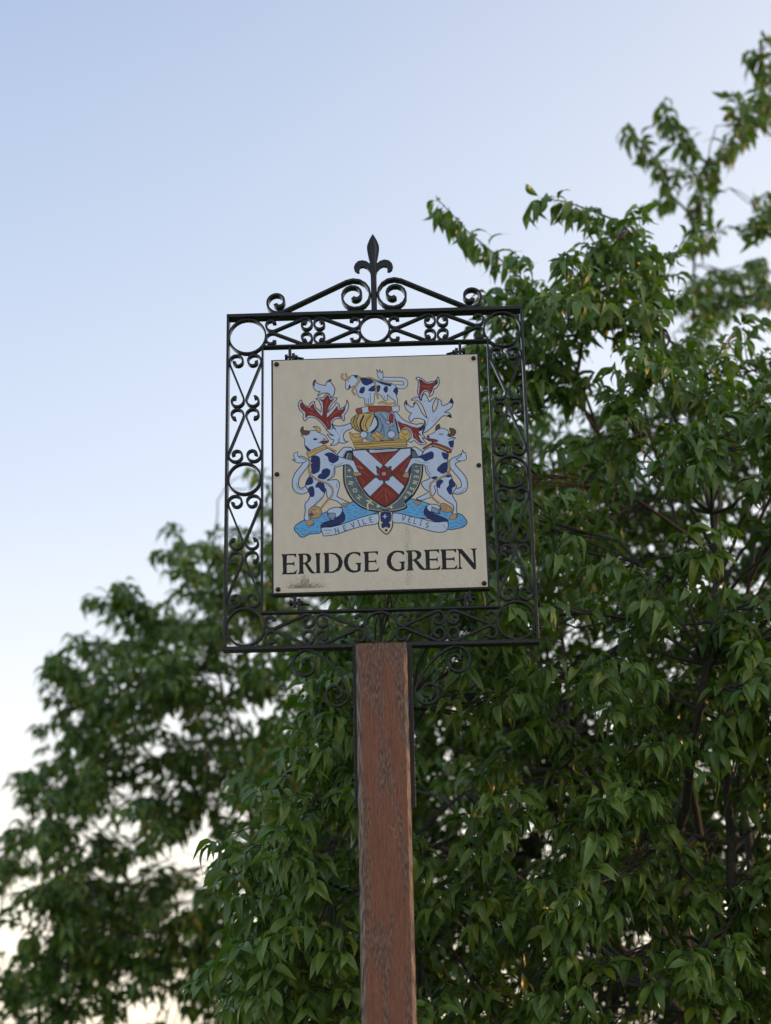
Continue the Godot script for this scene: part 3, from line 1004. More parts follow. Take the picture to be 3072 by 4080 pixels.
	blob(im, [697, 219, 709, 199, 726, 203, 723, 236, 708, 242], navy, none, 0, true)
	blob(im, [758, 233, 772, 209, 789, 214, 784, 263, 767, 246], navy, none, 0, true)
	blob(im, [510, 118, 535, 121, 534, 139, 523, 135], navy, none, 0, true)
	blob(im, [544, 129, 556, 134, 549, 160, 530, 194, 516, 188, 534, 164], gold, brown, 3, true)
	stroke(im, [441, 107, 436, 127, 448, 144, 462, 143], gold, 7, brown, 3)
	stroke(im, [463, 106, 467, 124, 485, 134], gold, 6, brown, 3)
	blob(im, [474, 215, 484, 179, 491, 199], red, ink, 2, true)
	stroke(im, [471, 149, 481, 156], ink, 4, none, 0)
	stroke(im, [600, 273, 601, 314], ink, 3, none, 0)
	stroke(im, [612, 240, 615, 310], ink, 3, none, 0)
	stroke(im, [589, 280, 588, 309], grey, 5, none, 0)
	stroke(im, [699, 260, 706, 284], grey, 5, none, 0)
	chain(im, [603, 137, 630, 144, 644, 172, 651, 209, 654, 246, 665, 287])
	chain(im, [514, 196, 502, 220, 513, 245, 529, 250])
	stroke(im, [580, 321, 626, 323], gold, 8, brown, 2)
	stroke(im, [672, 312, 691, 304, 713, 317], gold, 8, brown, 2)
	stroke(im, [667, 312, 697, 309, 728, 318, 762, 315], gold, 9, brown, 2)
	stroke(im, [765, 331, 794, 334], gold, 7, brown, 2)
	blob(im, [397, 651, 424, 616, 447, 599, 495, 607, 495, 639, 457, 637, 434, 669, 404, 662], white, ink, 5, true)
	stroke(im, [457, 621, 434, 657], grey, 8, none, 0)
	blob(im, [461, 634, 445, 697, 440, 764, 443, 835, 464, 899, 496, 951, 540, 990, 577, 1009, 632, 1022, 688, 1028, 747, 1026, 784, 1019, 818, 1005, 811, 977, 861, 928, 896, 870, 919, 804, 925, 737, 922, 653, 859, 635, 852, 730, 750, 885, 653, 960, 543, 878, 508, 719, 495, 637], garter, ink, 16, true)
	stroke(im, [467, 638, 450, 697, 446, 764, 448, 834, 469, 895, 500, 947, 542, 985, 578, 1004, 633, 1017, 688, 1023, 747, 1021, 782, 1014, 813, 1001, 806, 977], cream, 4, none, 0)
	stroke(im, [857, 924, 892, 868, 914, 803, 920, 736], cream, 4, none, 0)
	blob(im, [495, 621, 861, 617, 860, 691, 851, 770, 835, 833, 803, 898, 761, 952, 692, 1001, 634, 967, 590, 931, 550, 878, 518, 806, 501, 730, 495, 671], red, ink, 8, false)
	stroke(im, [510, 798, 543, 874, 582, 930, 630, 971, 689, 1007, 748, 975, 794, 930, 833, 868, 856, 790], cream, 3, none, 0)
	blob(im, [498, 626, 576, 623, 622, 671, 680, 728, 731, 786, 813, 869, 777, 923, 736, 880, 687, 839, 629, 787, 498, 653], white, ink, 3, false)
	blob(im, [795, 623, 858, 620, 857, 662, 741, 764, 688, 840, 597, 930, 555, 874, 634, 804, 680, 736], white, ink, 3, false)
	blob(im, [576, 623, 680, 728, 634, 790, 499, 651, 498, 626], white, none, 0, false)
	stroke(im, [630, 655, 659, 692, 681, 721], ember, 3, none, 0)
	stroke(im, [667, 652, 685, 685, 688, 717], ember, 3, none, 0)
	stroke(im, [712, 654, 700, 685, 694, 713], ember, 3, none, 0)
	stroke(im, [734, 651, 711, 686, 699, 713], ember, 3, none, 0)
	stroke(im, [757, 643, 737, 671], ember, 3, none, 0)
	stroke(im, [501, 679, 538, 720, 553, 752], ember, 3, none, 0)
	stroke(im, [505, 711, 527, 731, 557, 740], ember, 3, none, 0)
	stroke(im, [530, 767, 560, 768, 589, 793], ember, 3, none, 0)
	stroke(im, [536, 807, 555, 823, 558, 847], ember, 3, none, 0)
	stroke(im, [853, 690, 822, 725, 791, 768], ember, 3, none, 0)
	stroke(im, [852, 714, 829, 745, 802, 776], ember, 3, none, 0)
	stroke(im, [828, 781, 816, 816, 819, 848], ember, 3, none, 0)
	stroke(im, [764, 787, 790, 815, 804, 831], ember, 3, none, 0)
	stroke(im, [623, 940, 661, 906, 681, 875], ember, 3, none, 0)
	stroke(im, [645, 952, 676, 922], ember, 3, none, 0)
	stroke(im, [697, 969, 694, 922, 692, 875], ember, 3, none, 0)
	stroke(im, [734, 947, 713, 907, 698, 875], ember, 3, none, 0)
	stroke(im, [749, 936, 720, 900], ember, 3, none, 0)
	stroke(im, [703, 974, 701, 930], ember, 3, none, 0)
	stroke(im, [508, 715, 527, 731, 556, 744], cream, 2, none, 0)
	blob(im, [600, 620, 660, 623, 736, 619, 788, 622, 758, 637, 698, 641, 622, 645, 602, 642], white, ink, 5, true)
	stroke(im, [623, 635, 698, 631, 758, 627], grey, 6, none, 0)
	blob(im, [639, 731, 658, 740, 668, 764, 646, 759], green, ink, 2, true)
	blob(im, [734, 734, 731, 758, 709, 769, 713, 741], green, ink, 2, true)
	blob(im, [623, 794, 657, 791, 656, 807, 630, 808], green, ink, 2, true)
	blob(im, [738, 802, 731, 786, 716, 789, 723, 805], green, ink, 2, true)
	blob(im, [689, 820, 695, 840, 685, 845, 678, 827], green, ink, 2, true)
	round_blob(im, 689, 749, 19, rose, ink, 3)
	round_blob(im, 661, 767, 19, rose, ink, 3)
	round_blob(im, 718, 769, 19, rose, ink, 3)
	round_blob(im, 667, 807, 19, rose, ink, 3)
	round_blob(im, 704, 810, 19, rose, ink, 3)
	round_blob(im, 686, 754, 19, rose, ink, 3)
	round_blob(im, 688, 784, 24, rose, ink, 2)
	round_blob(im, 687, 783, 13, pink, brown, 2)
	glyph(im, "H", 530, 933, 29, -48, cream, 5)
	glyph(im, "O", 505, 886, 27, -58, cream, 5)
	glyph(im, "N", 481, 837, 27, -72, cream, 5)
	glyph(im, "I", 469, 794, 26, -84, cream, 5)
	glyph(im, "+", 471, 754, 20, 0, cream, 5)
	glyph(im, "P", 890, 774, 27, 92, cream, 5)
	glyph(im, "E", 887, 810, 25, 98, cream, 5)
	glyph(im, "N", 878, 846, 26, 108, cream, 5)
	glyph(im, "S", 859, 885, 25, 118, cream, 5)
	glyph(im, "E", 838, 916, 25, 128, cream, 5)
	glyph(im, "+", 816, 942, 18, 20, cream, 5)
	glyph(im, "I", 889, 741, 9, 96, cream, 4)
	glyph(im, "+", 646, 994, 18, 10, cream, 6)
	glyph(im, "+", 727, 1002, 18, 0, cream, 6)
	glyph(im, "+", 647, 995, 14, 0, cream, 5)
	stroke(im, [584, 1011, 581, 981, 597, 966, 604, 951], cream, 9, brown, 2)
	stroke(im, [575, 954, 597, 968, 615, 982], cream, 7, brown, 2)
	stroke(im, [582, 954, 604, 959], cream, 5, none, 0)
	blob(im, [648, 1030, 733, 1033, 732, 1119, 719, 1153, 695, 1176, 666, 1155, 648, 1127], cream, ink, 7, true)
	blob(im, [662, 1033, 723, 1035, 721, 1091, 709, 1100, 720, 1114, 712, 1137, 692, 1129, 668, 1137, 662, 1112, 672, 1099, 660, 1089], navy, none, 0, true)
	glyph(im, "+", 686, 1061, 24, 0, white, 6)
	round_blob(im, 692, 1150, 8, ink, none, 0)
	stroke(im, [214, 863, 180, 880, 147, 867, 137, 833, 144, 786, 170, 747, 199, 709, 201, 685, 171, 668], white, 17, ink, 5)
	blob(im, [151, 621, 155, 651, 182, 664, 208, 679, 190, 693, 144, 692, 118, 666, 137, 677, 126, 642, 134, 627], white, ink, 4, true)
	blob(im, [224, 658, 330, 605, 356, 614, 397, 647, 408, 660, 456, 677, 501, 691, 516, 731, 530, 759, 541, 775, 537, 791, 503, 794, 495, 750, 471, 718, 445, 717, 396, 729, 382, 730, 384, 762, 372, 794, 334, 814, 394, 812, 411, 842, 404, 881, 393, 920, 418, 937, 448, 954, 470, 968, 440, 988, 418, 976, 392, 952, 355, 939, 337, 930, 329, 903, 324, 867, 315, 906, 295, 937, 258, 971, 224, 997, 216, 1024, 220, 1055, 233, 1067, 249, 1087, 242, 1103, 208, 1104, 197, 1074, 188, 1054, 196, 1016, 195, 965, 217, 938, 227, 907, 214, 875, 199, 843, 207, 812, 226, 781, 238, 750, 235, 690], white, ink, 5, true)
	blob(im, [184, 514, 174, 514, 187, 508, 225, 499, 233, 482, 259, 482, 278, 485, 301, 504, 327, 521, 338, 539, 347, 554, 330, 563, 315, 577, 307, 591, 247, 617, 228, 620, 205, 599, 195, 571, 197, 539, 187, 524], white, ink, 4, true)
	blob(im, [235, 662, 261, 647, 288, 660, 293, 696, 287, 751, 256, 770, 241, 766, 240, 722], navy, none, 0, true)
	blob(im, [318, 645, 341, 631, 367, 634, 408, 664, 404, 687, 373, 704, 347, 690, 340, 661], navy, none, 0, true)
	blob(im, [305, 744, 335, 735, 356, 753, 346, 785, 316, 808, 278, 798, 279, 779, 298, 767], navy, none, 0, true)
	blob(im, [219, 789, 241, 793, 248, 821, 237, 837, 201, 843, 207, 816], navy, none, 0, true)
	blob(im, [226, 852, 248, 853, 255, 892, 251, 916, 229, 919, 214, 871], navy, none, 0, true)
	blob(im, [274, 826, 304, 823, 319, 851, 318, 898, 296, 882, 281, 862, 259, 857], navy, none, 0, true)
	blob(im, [199, 579, 209, 585, 237, 616, 220, 620, 205, 605], navy, none, 0, true)
	stroke(im, [375, 738, 374, 766, 357, 793], grey, 9, none, 0)
	stroke(im, [303, 921, 258, 959], grey, 6, none, 0)
	stroke(im, [394, 834, 393, 865], grey, 7, none, 0)
	stroke(im, [355, 710, 388, 719, 433, 704], grey, 6, none, 0)
	stroke(im, [143, 826, 154, 861, 184, 870], grey, 8, none, 0)
	blob(im, [209, 627, 239, 612, 322, 581, 337, 596, 330, 607, 277, 630, 224, 660], gold, ink, 4, true)
	stroke(im, [216, 636, 277, 612, 330, 595], brown, 3, none, 0)
	stroke(im, [337, 596, 367, 613, 390, 625], gold, 6, brown, 3)
	blob(im, [171, 485, 175, 465, 188, 452, 191, 478, 222, 483, 227, 499, 210, 511, 182, 504], brown, ink, 4, true)
	blob(im, [250, 458, 271, 453, 290, 465, 297, 482, 286, 499, 271, 481, 267, 467], gold, ink, 4, true)
	blob(im, [293, 562, 308, 552, 347, 554, 338, 568, 315, 573], red, ink, 3, true)
	blob(im, [248, 540, 263, 533, 280, 539, 263, 547], ink, none, 0, true)
	blob(im, [310, 540, 319, 537, 331, 543, 319, 545], ink, none, 0, true)
	stroke(im, [281, 562, 296, 564], ink, 3, none, 0)
	blob(im, [496, 770, 541, 771, 544, 787, 507, 794], tan, brown, 3, true)
	blob(im, [197, 1074, 235, 1066, 249, 1087, 230, 1104, 208, 1104], tan, brown, 3, true)
	blob(im, [425, 968, 474, 966, 440, 988, 421, 984], tan, brown, 3, true)
	chain(im, [236, 698, 223, 725, 226, 765, 256, 798, 301, 823, 334, 836, 364, 868, 367, 900, 355, 927, 333, 946, 310, 976, 287, 1003])
	round_blob(im, 257, 1020, 41, tan, brown, 4)
	round_blob(im, 250, 1019, 16, pink, brown, 3)
	round_blob(im, 272, 1014, 10, gold, none, 0)
	round_blob(im, 235, 1033, 12, brown, none, 0)
	blob(im, [863, 619, 886, 612, 922, 637, 933, 649, 925, 669, 902, 674, 885, 640], white, ink, 5, true)
	stroke(im, [1111, 905, 1140, 913, 1175, 899, 1183, 868, 1174, 828, 1138, 779, 1113, 743, 1120, 715, 1160, 697, 1183, 682], white, 17, ink, 5)
	blob(im, [1181, 642, 1186, 662, 1197, 660, 1201, 706, 1167, 715, 1137, 704, 1168, 681], white, ink, 4, true)
	blob(im, [929, 661, 945, 634, 983, 617, 1021, 620, 1090, 662, 1081, 710, 1083, 750, 1078, 785, 1100, 802, 1113, 842, 1134, 882, 1106, 928, 1116, 960, 1130, 991, 1128, 1038, 1131, 1073, 1115, 1092, 1082, 1087, 1098, 1060, 1110, 1030, 1107, 1002, 1075, 978, 1046, 953, 1017, 925, 1012, 874, 997, 877, 1003, 909, 983, 940, 949, 954, 912, 965, 883, 952, 913, 937, 947, 919, 958, 907, 933, 887, 917, 855, 931, 840, 972, 821, 948, 781, 942, 737, 904, 728, 875, 723, 851, 746, 835, 781, 838, 813, 801, 804, 817, 769, 833, 741, 861, 687, 902, 684, 929, 673], white, ink, 5, true)
	blob(im, [963, 540, 975, 535, 1005, 522, 1025, 502, 1048, 493, 1074, 498, 1096, 513, 1098, 549, 1139, 560, 1131, 570, 1123, 582, 1126, 602, 1118, 630, 1106, 635, 1059, 608, 1014, 590, 992, 585, 1022, 574, 1000, 566, 974, 559, 963, 550], white, ink, 4, true)
	blob(im, [906, 680, 982, 645, 1000, 659, 996, 691, 969, 702, 946, 711, 928, 693], navy, none, 0, true)
	blob(im, [1049, 653, 1090, 666, 1078, 702, 1059, 693], navy, none, 0, true)
	blob(im, [1054, 725, 1079, 722, 1080, 777, 1052, 796, 1019, 775, 1018, 759, 1031, 744], navy, none, 0, true)
	blob(im, [976, 817, 1003, 810, 1021, 815, 998, 832], navy, none, 0, true)
	blob(im, [1059, 812, 1089, 801, 1103, 814, 1084, 821], navy, none, 0, true)
	blob(im, [1009, 846, 1036, 831, 1054, 844, 1034, 871, 1030, 890, 1013, 878], navy, none, 0, true)
	blob(im, [1087, 845, 1106, 830, 1127, 878, 1108, 889, 1103, 928, 1088, 931, 1070, 895, 1086, 872], navy, none, 0, true)
	blob(im, [1093, 585, 1127, 578, 1126, 610, 1107, 625], navy, none, 0, true)
	stroke(im, [957, 738, 959, 769, 977, 798], grey, 9, none, 0)
	stroke(im, [883, 699, 923, 717, 972, 720], grey, 6, none, 0)
	stroke(im, [1122, 921, 1159, 918, 1186, 891], grey, 8, none, 0)
	blob(im, [995, 590, 1021, 594, 1077, 616, 1110, 637, 1102, 661, 1039, 627, 991, 609], rust, ink, 4, true)
	stroke(im, [995, 604, 1039, 619, 1095, 645], gold, 5, none, 0)
	stroke(im, [938, 624, 991, 593], rust, 8, ink, 3)
	blob(im, [1104, 495, 1134, 502, 1144, 522, 1128, 546, 1095, 549, 1091, 537, 1110, 529], brown, ink, 4, true)
	blob(im, [1017, 506, 1022, 478, 1041, 466, 1044, 493], brown, ink, 4, true)
	stroke(im, [1094, 569, 1135, 560], ink, 4, none, 0)
	blob(im, [955, 560, 985, 561, 1022, 570, 1026, 583, 977, 577], red, ink, 3, true)
	blob(im, [1037, 533, 1052, 528, 1067, 535, 1053, 541], ink, none, 0, true)
	blob(im, [1044, 533, 1054, 531, 1061, 535, 1054, 538], white, none, 0, true)
	round_blob(im, 972, 547, 7, ink, none, 0)
	blob(im, [801, 804, 821, 777, 839, 781, 838, 813], tan, brown, 3, true)
	blob(im, [863, 979, 878, 964, 911, 976, 904, 992], tan, brown, 3, true)
	blob(im, [1078, 1087, 1102, 1057, 1127, 1061, 1123, 1088, 1104, 1096], tan, brown, 3, true)
	chain(im, [1089, 710, 1095, 750, 1093, 778, 1070, 805, 1032, 823, 987, 845, 971, 869, 969, 912, 979, 943, 1005, 972, 1030, 992])
	blob(im, [1030, 992, 1056, 989, 1096, 1014, 1102, 1033, 1083, 1048, 1036, 1035], tan, brown, 4, true)
	round_blob(im, 1055, 1014, 11, pink, brown, 2)
	round_blob(im, 1077, 1025, 9, gold, brown, 2)
	blob(im, [478, 500, 501, 513, 550, 510, 542, 550, 564, 547, 549, 575, 507, 573, 489, 549], gold, brown, 4, true)
	blob(im, [610, 528, 633, 513, 652, 502, 674, 519, 696, 535, 674, 547, 662, 570, 635, 569, 636, 545], gold, brown, 4, true)
	blob(im, [787, 518, 810, 495, 844, 500, 854, 521, 850, 553, 834, 576, 796, 575, 789, 555], gold, brown, 4, true)
	blob(im, [500, 573, 586, 570, 662, 570, 721, 564, 834, 564, 836, 576, 835, 606, 720, 610, 661, 610, 586, 612, 514, 614], gold, ink, 4, false)
	stroke(im, [511, 587, 624, 583, 721, 576, 834, 578], brown, 5, none, 0)
	stroke(im, [514, 604, 623, 601, 720, 596, 833, 596], brown, 4, none, 0)
	stroke(im, [518, 582, 624, 578], brown, 2, none, 0)
	stroke(im, [637, 517, 659, 542, 678, 527], brown, 4, none, 0)
	stroke(im, [493, 516, 515, 541, 542, 530], brown, 4, none, 0)
	stroke(im, [806, 507, 824, 532, 843, 520], brown, 4, none, 0)
	stroke(im, [805, 539, 827, 556], brown, 4, none, 0)
	stroke(im, [515, 561, 549, 561, 572, 541], gold, 6, ink, 2)
	stroke(im, [587, 548, 617, 565, 647, 562], gold, 6, ink, 2)
	stroke(im, [669, 549, 703, 560, 733, 549], gold, 6, ink, 2)
	stroke(im, [744, 549, 770, 562, 793, 559], gold, 6, ink, 2)
	round_blob(im, 567, 520, 23, white, ink, 4)
	round_blob(im, 740, 524, 25, white, ink, 4)
	blob(im, [332, 1020, 347, 1001, 388, 991, 421, 998, 426, 1015, 409, 1046, 379, 1064, 361, 1076, 339, 1059], white, ink, 5, true)
	blob(im, [335, 1028, 380, 1029, 383, 1057, 353, 1067], steel, ink, 4, false)
	blob(im, [290, 1108, 308, 1089, 353, 1075, 376, 1068, 409, 1050, 425, 1019, 441, 1051, 435, 1082, 408, 1100, 353, 1110, 297, 1122], navy, ink, 4, true)
	blob(im, [293, 1122, 353, 1118, 427, 1101, 539, 1062, 643, 1042, 642, 1104, 556, 1117, 463, 1141, 389, 1166, 315, 1175, 304, 1167], white, ink, 5, true)
	blob(im, [944, 1005, 963, 992, 996, 993, 1026, 1007, 1022, 1054, 1002, 1050, 961, 1037, 947, 1021], white, ink, 5, true)
	blob(im, [977, 1008, 1021, 1027, 1016, 1054, 973, 1039], steel, ink, 4, false)
	blob(im, [928, 1032, 944, 1001, 951, 1028, 987, 1053, 1034, 1074, 1071, 1094, 1070, 1110, 1022, 1110, 967, 1091, 931, 1059], navy, ink, 4, true)
	blob(im, [735, 1043, 783, 1046, 857, 1068, 948, 1094, 1003, 1108, 1070, 1106, 1068, 1156, 1038, 1173, 983, 1169, 891, 1139, 800, 1107, 734, 1101], white, ink, 5, true)
	stroke(im, [311, 1140, 334, 1137, 356, 1141], grey, 9, none, 0)
	stroke(im, [319, 1159, 348, 1157], grey, 7, none, 0)
	stroke(im, [1044, 1125, 1057, 1152], grey, 6, none, 0)
	glyph(im, "N", 389, 1142, 33, -14, ink, 4)
	glyph(im, "E", 438, 1128, 33, -16, ink, 4)
	glyph(im, "V", 488, 1110, 33, -18, ink, 4)
	glyph(im, "I", 525, 1097, 33, -18, ink, 4)
	glyph(im, "L", 557, 1089, 33, -17, ink, 4)
	glyph(im, "E", 600, 1079, 33, -13, ink, 4)
	glyph(im, "V", 801, 1074, 33, 13, ink, 4)
	glyph(im, "E", 838, 1086, 33, 15, ink, 4)
	glyph(im, "L", 871, 1097, 33, 15, ink, 4)
	glyph(im, "I", 905, 1109, 33, 15, ink, 4)
	glyph(im, "S", 943, 1125, 33, 13, ink, 4)
	round_blob(im, 982, 1136, 2, ink, none, 0)
	round_blob(im, 995, 1137, 2, ink, none, 0)
	round_blob(im, 1009, 1137, 2, ink, none, 0)
	for l in [["E", 47, 143], ["R", 148, 255], ["I", 256, 286], ["D", 303, 422], ["G", 428, 537], ["E", 547, 643], ["G", 690, 803], ["R", 808, 931], ["E", 918, 1017], ["E", 1017, 1121], ["N", 1117, 1241]]:
		capital(im, l[0], l[1], l[2], 1283.0, 1411.0)
	# worn brush marks in the lettering
	for i in 90:
		var x := rng.randf_range(50, 1240)
		var y := rng.randf_range(1285, 1408)
		if im.get_pixelv(Vector2i(int(x), int(y))).v < 0.3:
			var q := Vector2(rng.randf_range(-3, 3), rng.randf_range(3, 10))
			thick_line(im, PackedVector2Array([Vector2(x, y), Vector2(x, y) + q]), rng.randf_range(1.0, 2.2), paint(0.16, 0.13, 0.10))
	# mottled old paint, dust streaks and algae specks
	var mottle := FastNoiseLite.new()
	mottle.seed = 5
	mottle.frequency = 0.012
	mottle.fractal_octaves = 4
	var fine := FastNoiseLite.new()
	fine.seed = 6
	fine.frequency = 0.35
	for y in TEX_H:
		for x in TEX_W:
			var c := im.get_pixel(x, y)
			var f := 1.0 + mottle.get_noise_2d(x, y * 0.55) * 0.03 + fine.get_noise_2d(x * 0.5, y) * 0.05
			im.set_pixel(x, y, Color(c.r * f, c.g * f, c.b * f))
	var dirt := paint(0.15, 0.125, 0.085)
	var dust := paint(0.36, 0.32, 0.25)
	# the crusted patch low on the left
	for i in 900:
		var t := rng.randf()
		var x := 150.0 + rng.randfn(0, 1) * 34.0 + t * 150.0 * rng.randf()
		var y := 1500.0 - absf(rng.randfn(0, 1)) * (34.0 if absf(x - 190.0) < 26.0 else 12.0)
		speck(im, x, y, rng.randf_range(1.0, 3.4), dirt if rng.randf() < 0.5 else dust, 0.5)
	for i in 260:
		speck(im, 170.0 + rng.randfn(0, 60), 1470.0 + rng.randfn(0, 18), rng.randf_range(0.8, 2.0), dirt, 0.6)
	for i in 16:
		var x := rng.randf_range(95, 330)
		thick_line(im, PackedVector2Array([Vector2(x, 1478 + rng.randf_range(-22, 8)), Vector2(x + rng.randf_range(-2, 2), 1500)]), 1.6, dust)
	# runs below the garter end and specks along the foot
	for i in 620:
		var y := rng.randf_range(1105, 1500)
		speck(im, 822.0 + rng.randfn(0, 1) * 13.0 + (y - 1100.0) * -0.02, y, rng.randf_range(0.7, 2.2), dirt if rng.randf() < 0.3 else dust, 0.5)
	for i in 900:
		speck(im, rng.randf_range(560, 1270), 1527.0 - absf(rng.randfn(0, 1)) * 62.0, rng.randf_range(0.6, 1.8), dust if rng.randf() < 0.75 else dirt, 0.55)
	for i in 420:
		speck(im, rng.randf_range(10, 1290), rng.randf_range(10, 1520), rng.randf_range(0.6, 1.5), dust, 0.5)
	for i in 260:
		speck(im, 880.0 + rng.randfn(0, 1) * 30.0, rng.randf_range(5, 130), rng.randf_range(0.6, 1.6), dust, 0.4)
	# rust runs round the bolts
	for p in [[24, 26], [1275, 27], [24, 766], [1276, 748], [28, 1505], [1276, 1505]]:
		for i in 70:
			speck(im, p[0] + rng.randfn(0, 1) * 11.0, p[1] + rng.randfn(0, 1) * 11.0 + rng.randf() * 10.0, rng.randf_range(0.8, 2.4), paint(0.34, 0.20, 0.11), 0.4)
	return ImageTexture.create_from_image(im)


func speck(im: Image, x: float, y: float, r: float, c: Color, share: float) -> void:
	for yy in range(floori(y - r), ceili(y + r) + 1):
		for xx in range(floori(x - r), ceili(x + r) + 1):
			if xx >= 0 and yy >= 0 and xx < TEX_W and yy < TEX_H and Vector2(xx - x, yy - y).length() <= r:
				im.set_pixel(xx, yy, im.get_pixel(xx, yy).lerp(c, share))


# ---------------------------------------------------------------- trees

func make_leaf() -> ArrayMesh:
	# ovate pointed leaf folded on its midrib: stalk at the origin, blade along +Y, upper side towards +Z
	var along := [0.0, 0.10, 0.24, 0.40, 0.56, 0.72, 0.85, 0.94, 1.0]
	var wide := [0.02, 0.38, 0.76, 0.97, 0.98, 0.75, 0.40, 0.15, 0.0]
	var st := SurfaceTool.new()
	st.begin(Mesh.PRIMITIVE_TRIANGLES)
	st.set_smooth_group(0)
	var rows := []
	for i in along.size():
		var t: float = along[i]
		var w: float = wide[i] * 0.138
		var ridge := Vector3(0, 0.16 + 0.86 * t - 0.10 * t * t, 0.08 * sin(t * PI) - 0.40 * t * t)
		var row := []
		for k in 5:
			var u := (k - 2) / 2.0
			# edges rise from the midrib and ripple a little
			var lift := absf(u) * w * 0.55 + 0.012 * sin(t * 17.0 + u * 2.0) * absf(u)
			row.append([ridge + Vector3(u * w, -absf(u) * 0.02, lift), Vector2(0.5 + u * 0.5, t)])
		rows.append(row)
	for i in along.size() - 1:
		for k in 4:
			var a: Array = rows[i][k]
			var b: Array = rows[i][k + 1]
			var c: Array = rows[i + 1][k + 1]
			var d: Array = rows[i + 1][k]
			for v in ([a, c, b, a, d, c] if i < along.size() - 2 else [a, d, b]):
				st.set_uv(v[1])
				st.add_vertex(v[0])
	# stalk
	for z in [0.006, -0.006]:
		for v in [Vector3(-0.008, 0, z), Vector3(0, 0.17, z), Vector3(0.008, 0, z)]:
			st.set_uv(Vector2(0.5, 0.5))
			st.add_vertex(v)
	st.generate_normals()
	return st.commit()


class Grove:
	var places: Array[Transform3D] = []
	var tone := PackedInt32Array()
	var twigs := Shape.new()


func add_leaf(g: Grove, at: Vector3, dir: Vector3, size: float, bright: float) -> void:
	var up := Vector3.UP + Vector3(rng.randfn(0, 0.5), rng.randfn(0, 0.2), rng.randfn(0, 0.5))
	var face := (up - dir * up.dot(dir)).normalized()
	var across := dir.cross(face)
	var b := Basis(across * size * rng.randf_range(0.85, 1.2), dir * size, face * size * rng.randf_range(0.35, 1.7))
	g.places.append(Transform3D(b, at))
	var r := rng.randf()
	g.tone.append(4 if r < 0.04 + bright * 0.25 else 2 if r < 0.30 + bright * 0.4 else 1 if r < 0.5 else 0 if r < 0.72 else 3 if r < 0.88 else 5)


func spray(g: Grove, foot: Vector3, root: Vector3, dir: Vector3, length: float, size: float, bright: float) -> void:
	# a thin shoot that bows under its leaves
	var p := PackedVector3Array([root, root.lerp(foot, 0.5) + Vector3(0, -0.02, 0) + rand_dir() * 0.03, foot])
	var r := PackedFloat32Array([0.0045, 0.0035, 0.003])
	var q := foot
	var d := dir
	var steps := 5
	for i in steps:
		d = (d + Vector3(0, -0.16, 0) + rand_dir() * 0.12).normalized()
		q += d * length / steps
		p.append(q)
		r.append(lerpf(0.003, 0.0014, (i + 1.0) / steps))
	g.twigs.tube(p, r, 4)
	var side := 1.0
	for i in range(2, p.size()):
		var t := (p[i] - p[i - 1]).normalized()
		var level := t.cross(Vector3.UP)
		level = level.normalized() if level.length() > 0.1 else rand_dir()
		for k in 2:
			side = -side
			if rng.randf() < 0.35:
				continue
			var a := (t * rng.randf_range(0.2, 0.8) + level * side * rng.randf_range(0.4, 1.0) + Vector3.DOWN * rng.randf_range(-0.25, 0.75) + rand_dir() * 0.35).normalized()
			add_leaf(g, p[i - 1].lerp(p[i], rng.randf()), a, size * rng.randf_range(0.5, 1.15), bright)
	# the rosette at the tip
	var n := rng.randi_range(5, 9)
	var turn := rng.randf() * TAU
	for k in n:
		var az := turn + TAU * k / n + rng.randfn(0, 0.25)
		var a := (Vector3(cos(az), 0, sin(az)) * rng.randf_range(0.5, 1.0) + d * 0.7 + Vector3.DOWN * rng.randf_range(-0.3, 0.7)).normalized()
		add_leaf(g, q, a, size * rng.randf_range(0.65, 1.25), bright)


func shoot(g: Grove, pts: Array, size: float, bright: float, bare: float) -> PackedVector3Array:
	# a long shoot whose leaves hang from it on both sides
	var curve := Curve3D.new()
	for i in pts.size():
		var t: Vector3 = (pts[mini(i + 1, pts.size() - 1)] - pts[maxi(i - 1, 0)]) / 6.0
		curve.add_point(pts[i], -t, t)
	var length := curve.get_baked_length()
	var path := PackedVector3Array()
	for i in 25:
		path.append(curve.sample_baked(length * i / 24.0))
	var here := length * bare
	var side := 1.0
	while here < length:
		var q := curve.sample_baked(here)
		var t := (curve.sample_baked(minf(here + 0.02, length)) - curve.sample_baked(maxf(here - 0.02, 0.0))).normalized()
		for k in rng.randi_range(3, 5):
			side = -side
			var level := t.cross(rand_dir()).normalized()
			var a := (t * rng.randf_range(0.0, 0.5) + level * 0.75 + Vector3.DOWN * rng.randf_range(0.3, 1.3)).normalized()
			add_leaf(g, q + rand_dir() * 0.012, a, size * rng.randf_range(0.7, 1.15), bright)
		here += rng.randf_range(0.020, 0.036)
	return path


func rand_dir() -> Vector3:
	var z := rng.randf_range(-1, 1)
	var a := rng.randf() * TAU
	var w := sqrt(1.0 - z * z)
	return Vector3(w * cos(a), z, w * sin(a))


func tapered(a: float, b: float, n: int) -> PackedFloat32Array:
	var r := PackedFloat32Array()
	for i in n:
		r.append(lerpf(a, b, i / float(n - 1)))
	return r


func bowed(points: Array, n: int, wander: float) -> PackedVector3Array:
	var curve := Curve3D.new()
	for i in points.size():
		var t: Vector3 = (points[mini(i + 1, points.size() - 1)] - points[maxi(i - 1, 0)]) / 6.0
		curve.add_point(points[i], -t, t)
	var out := PackedVector3Array()
	for i in n:
		var p := curve.sample_baked(curve.get_baked_length() * i / float(n - 1))
		out.append(p + rand_dir() * (wander if i > 0 and i < n - 1 else 0.0))
	return out


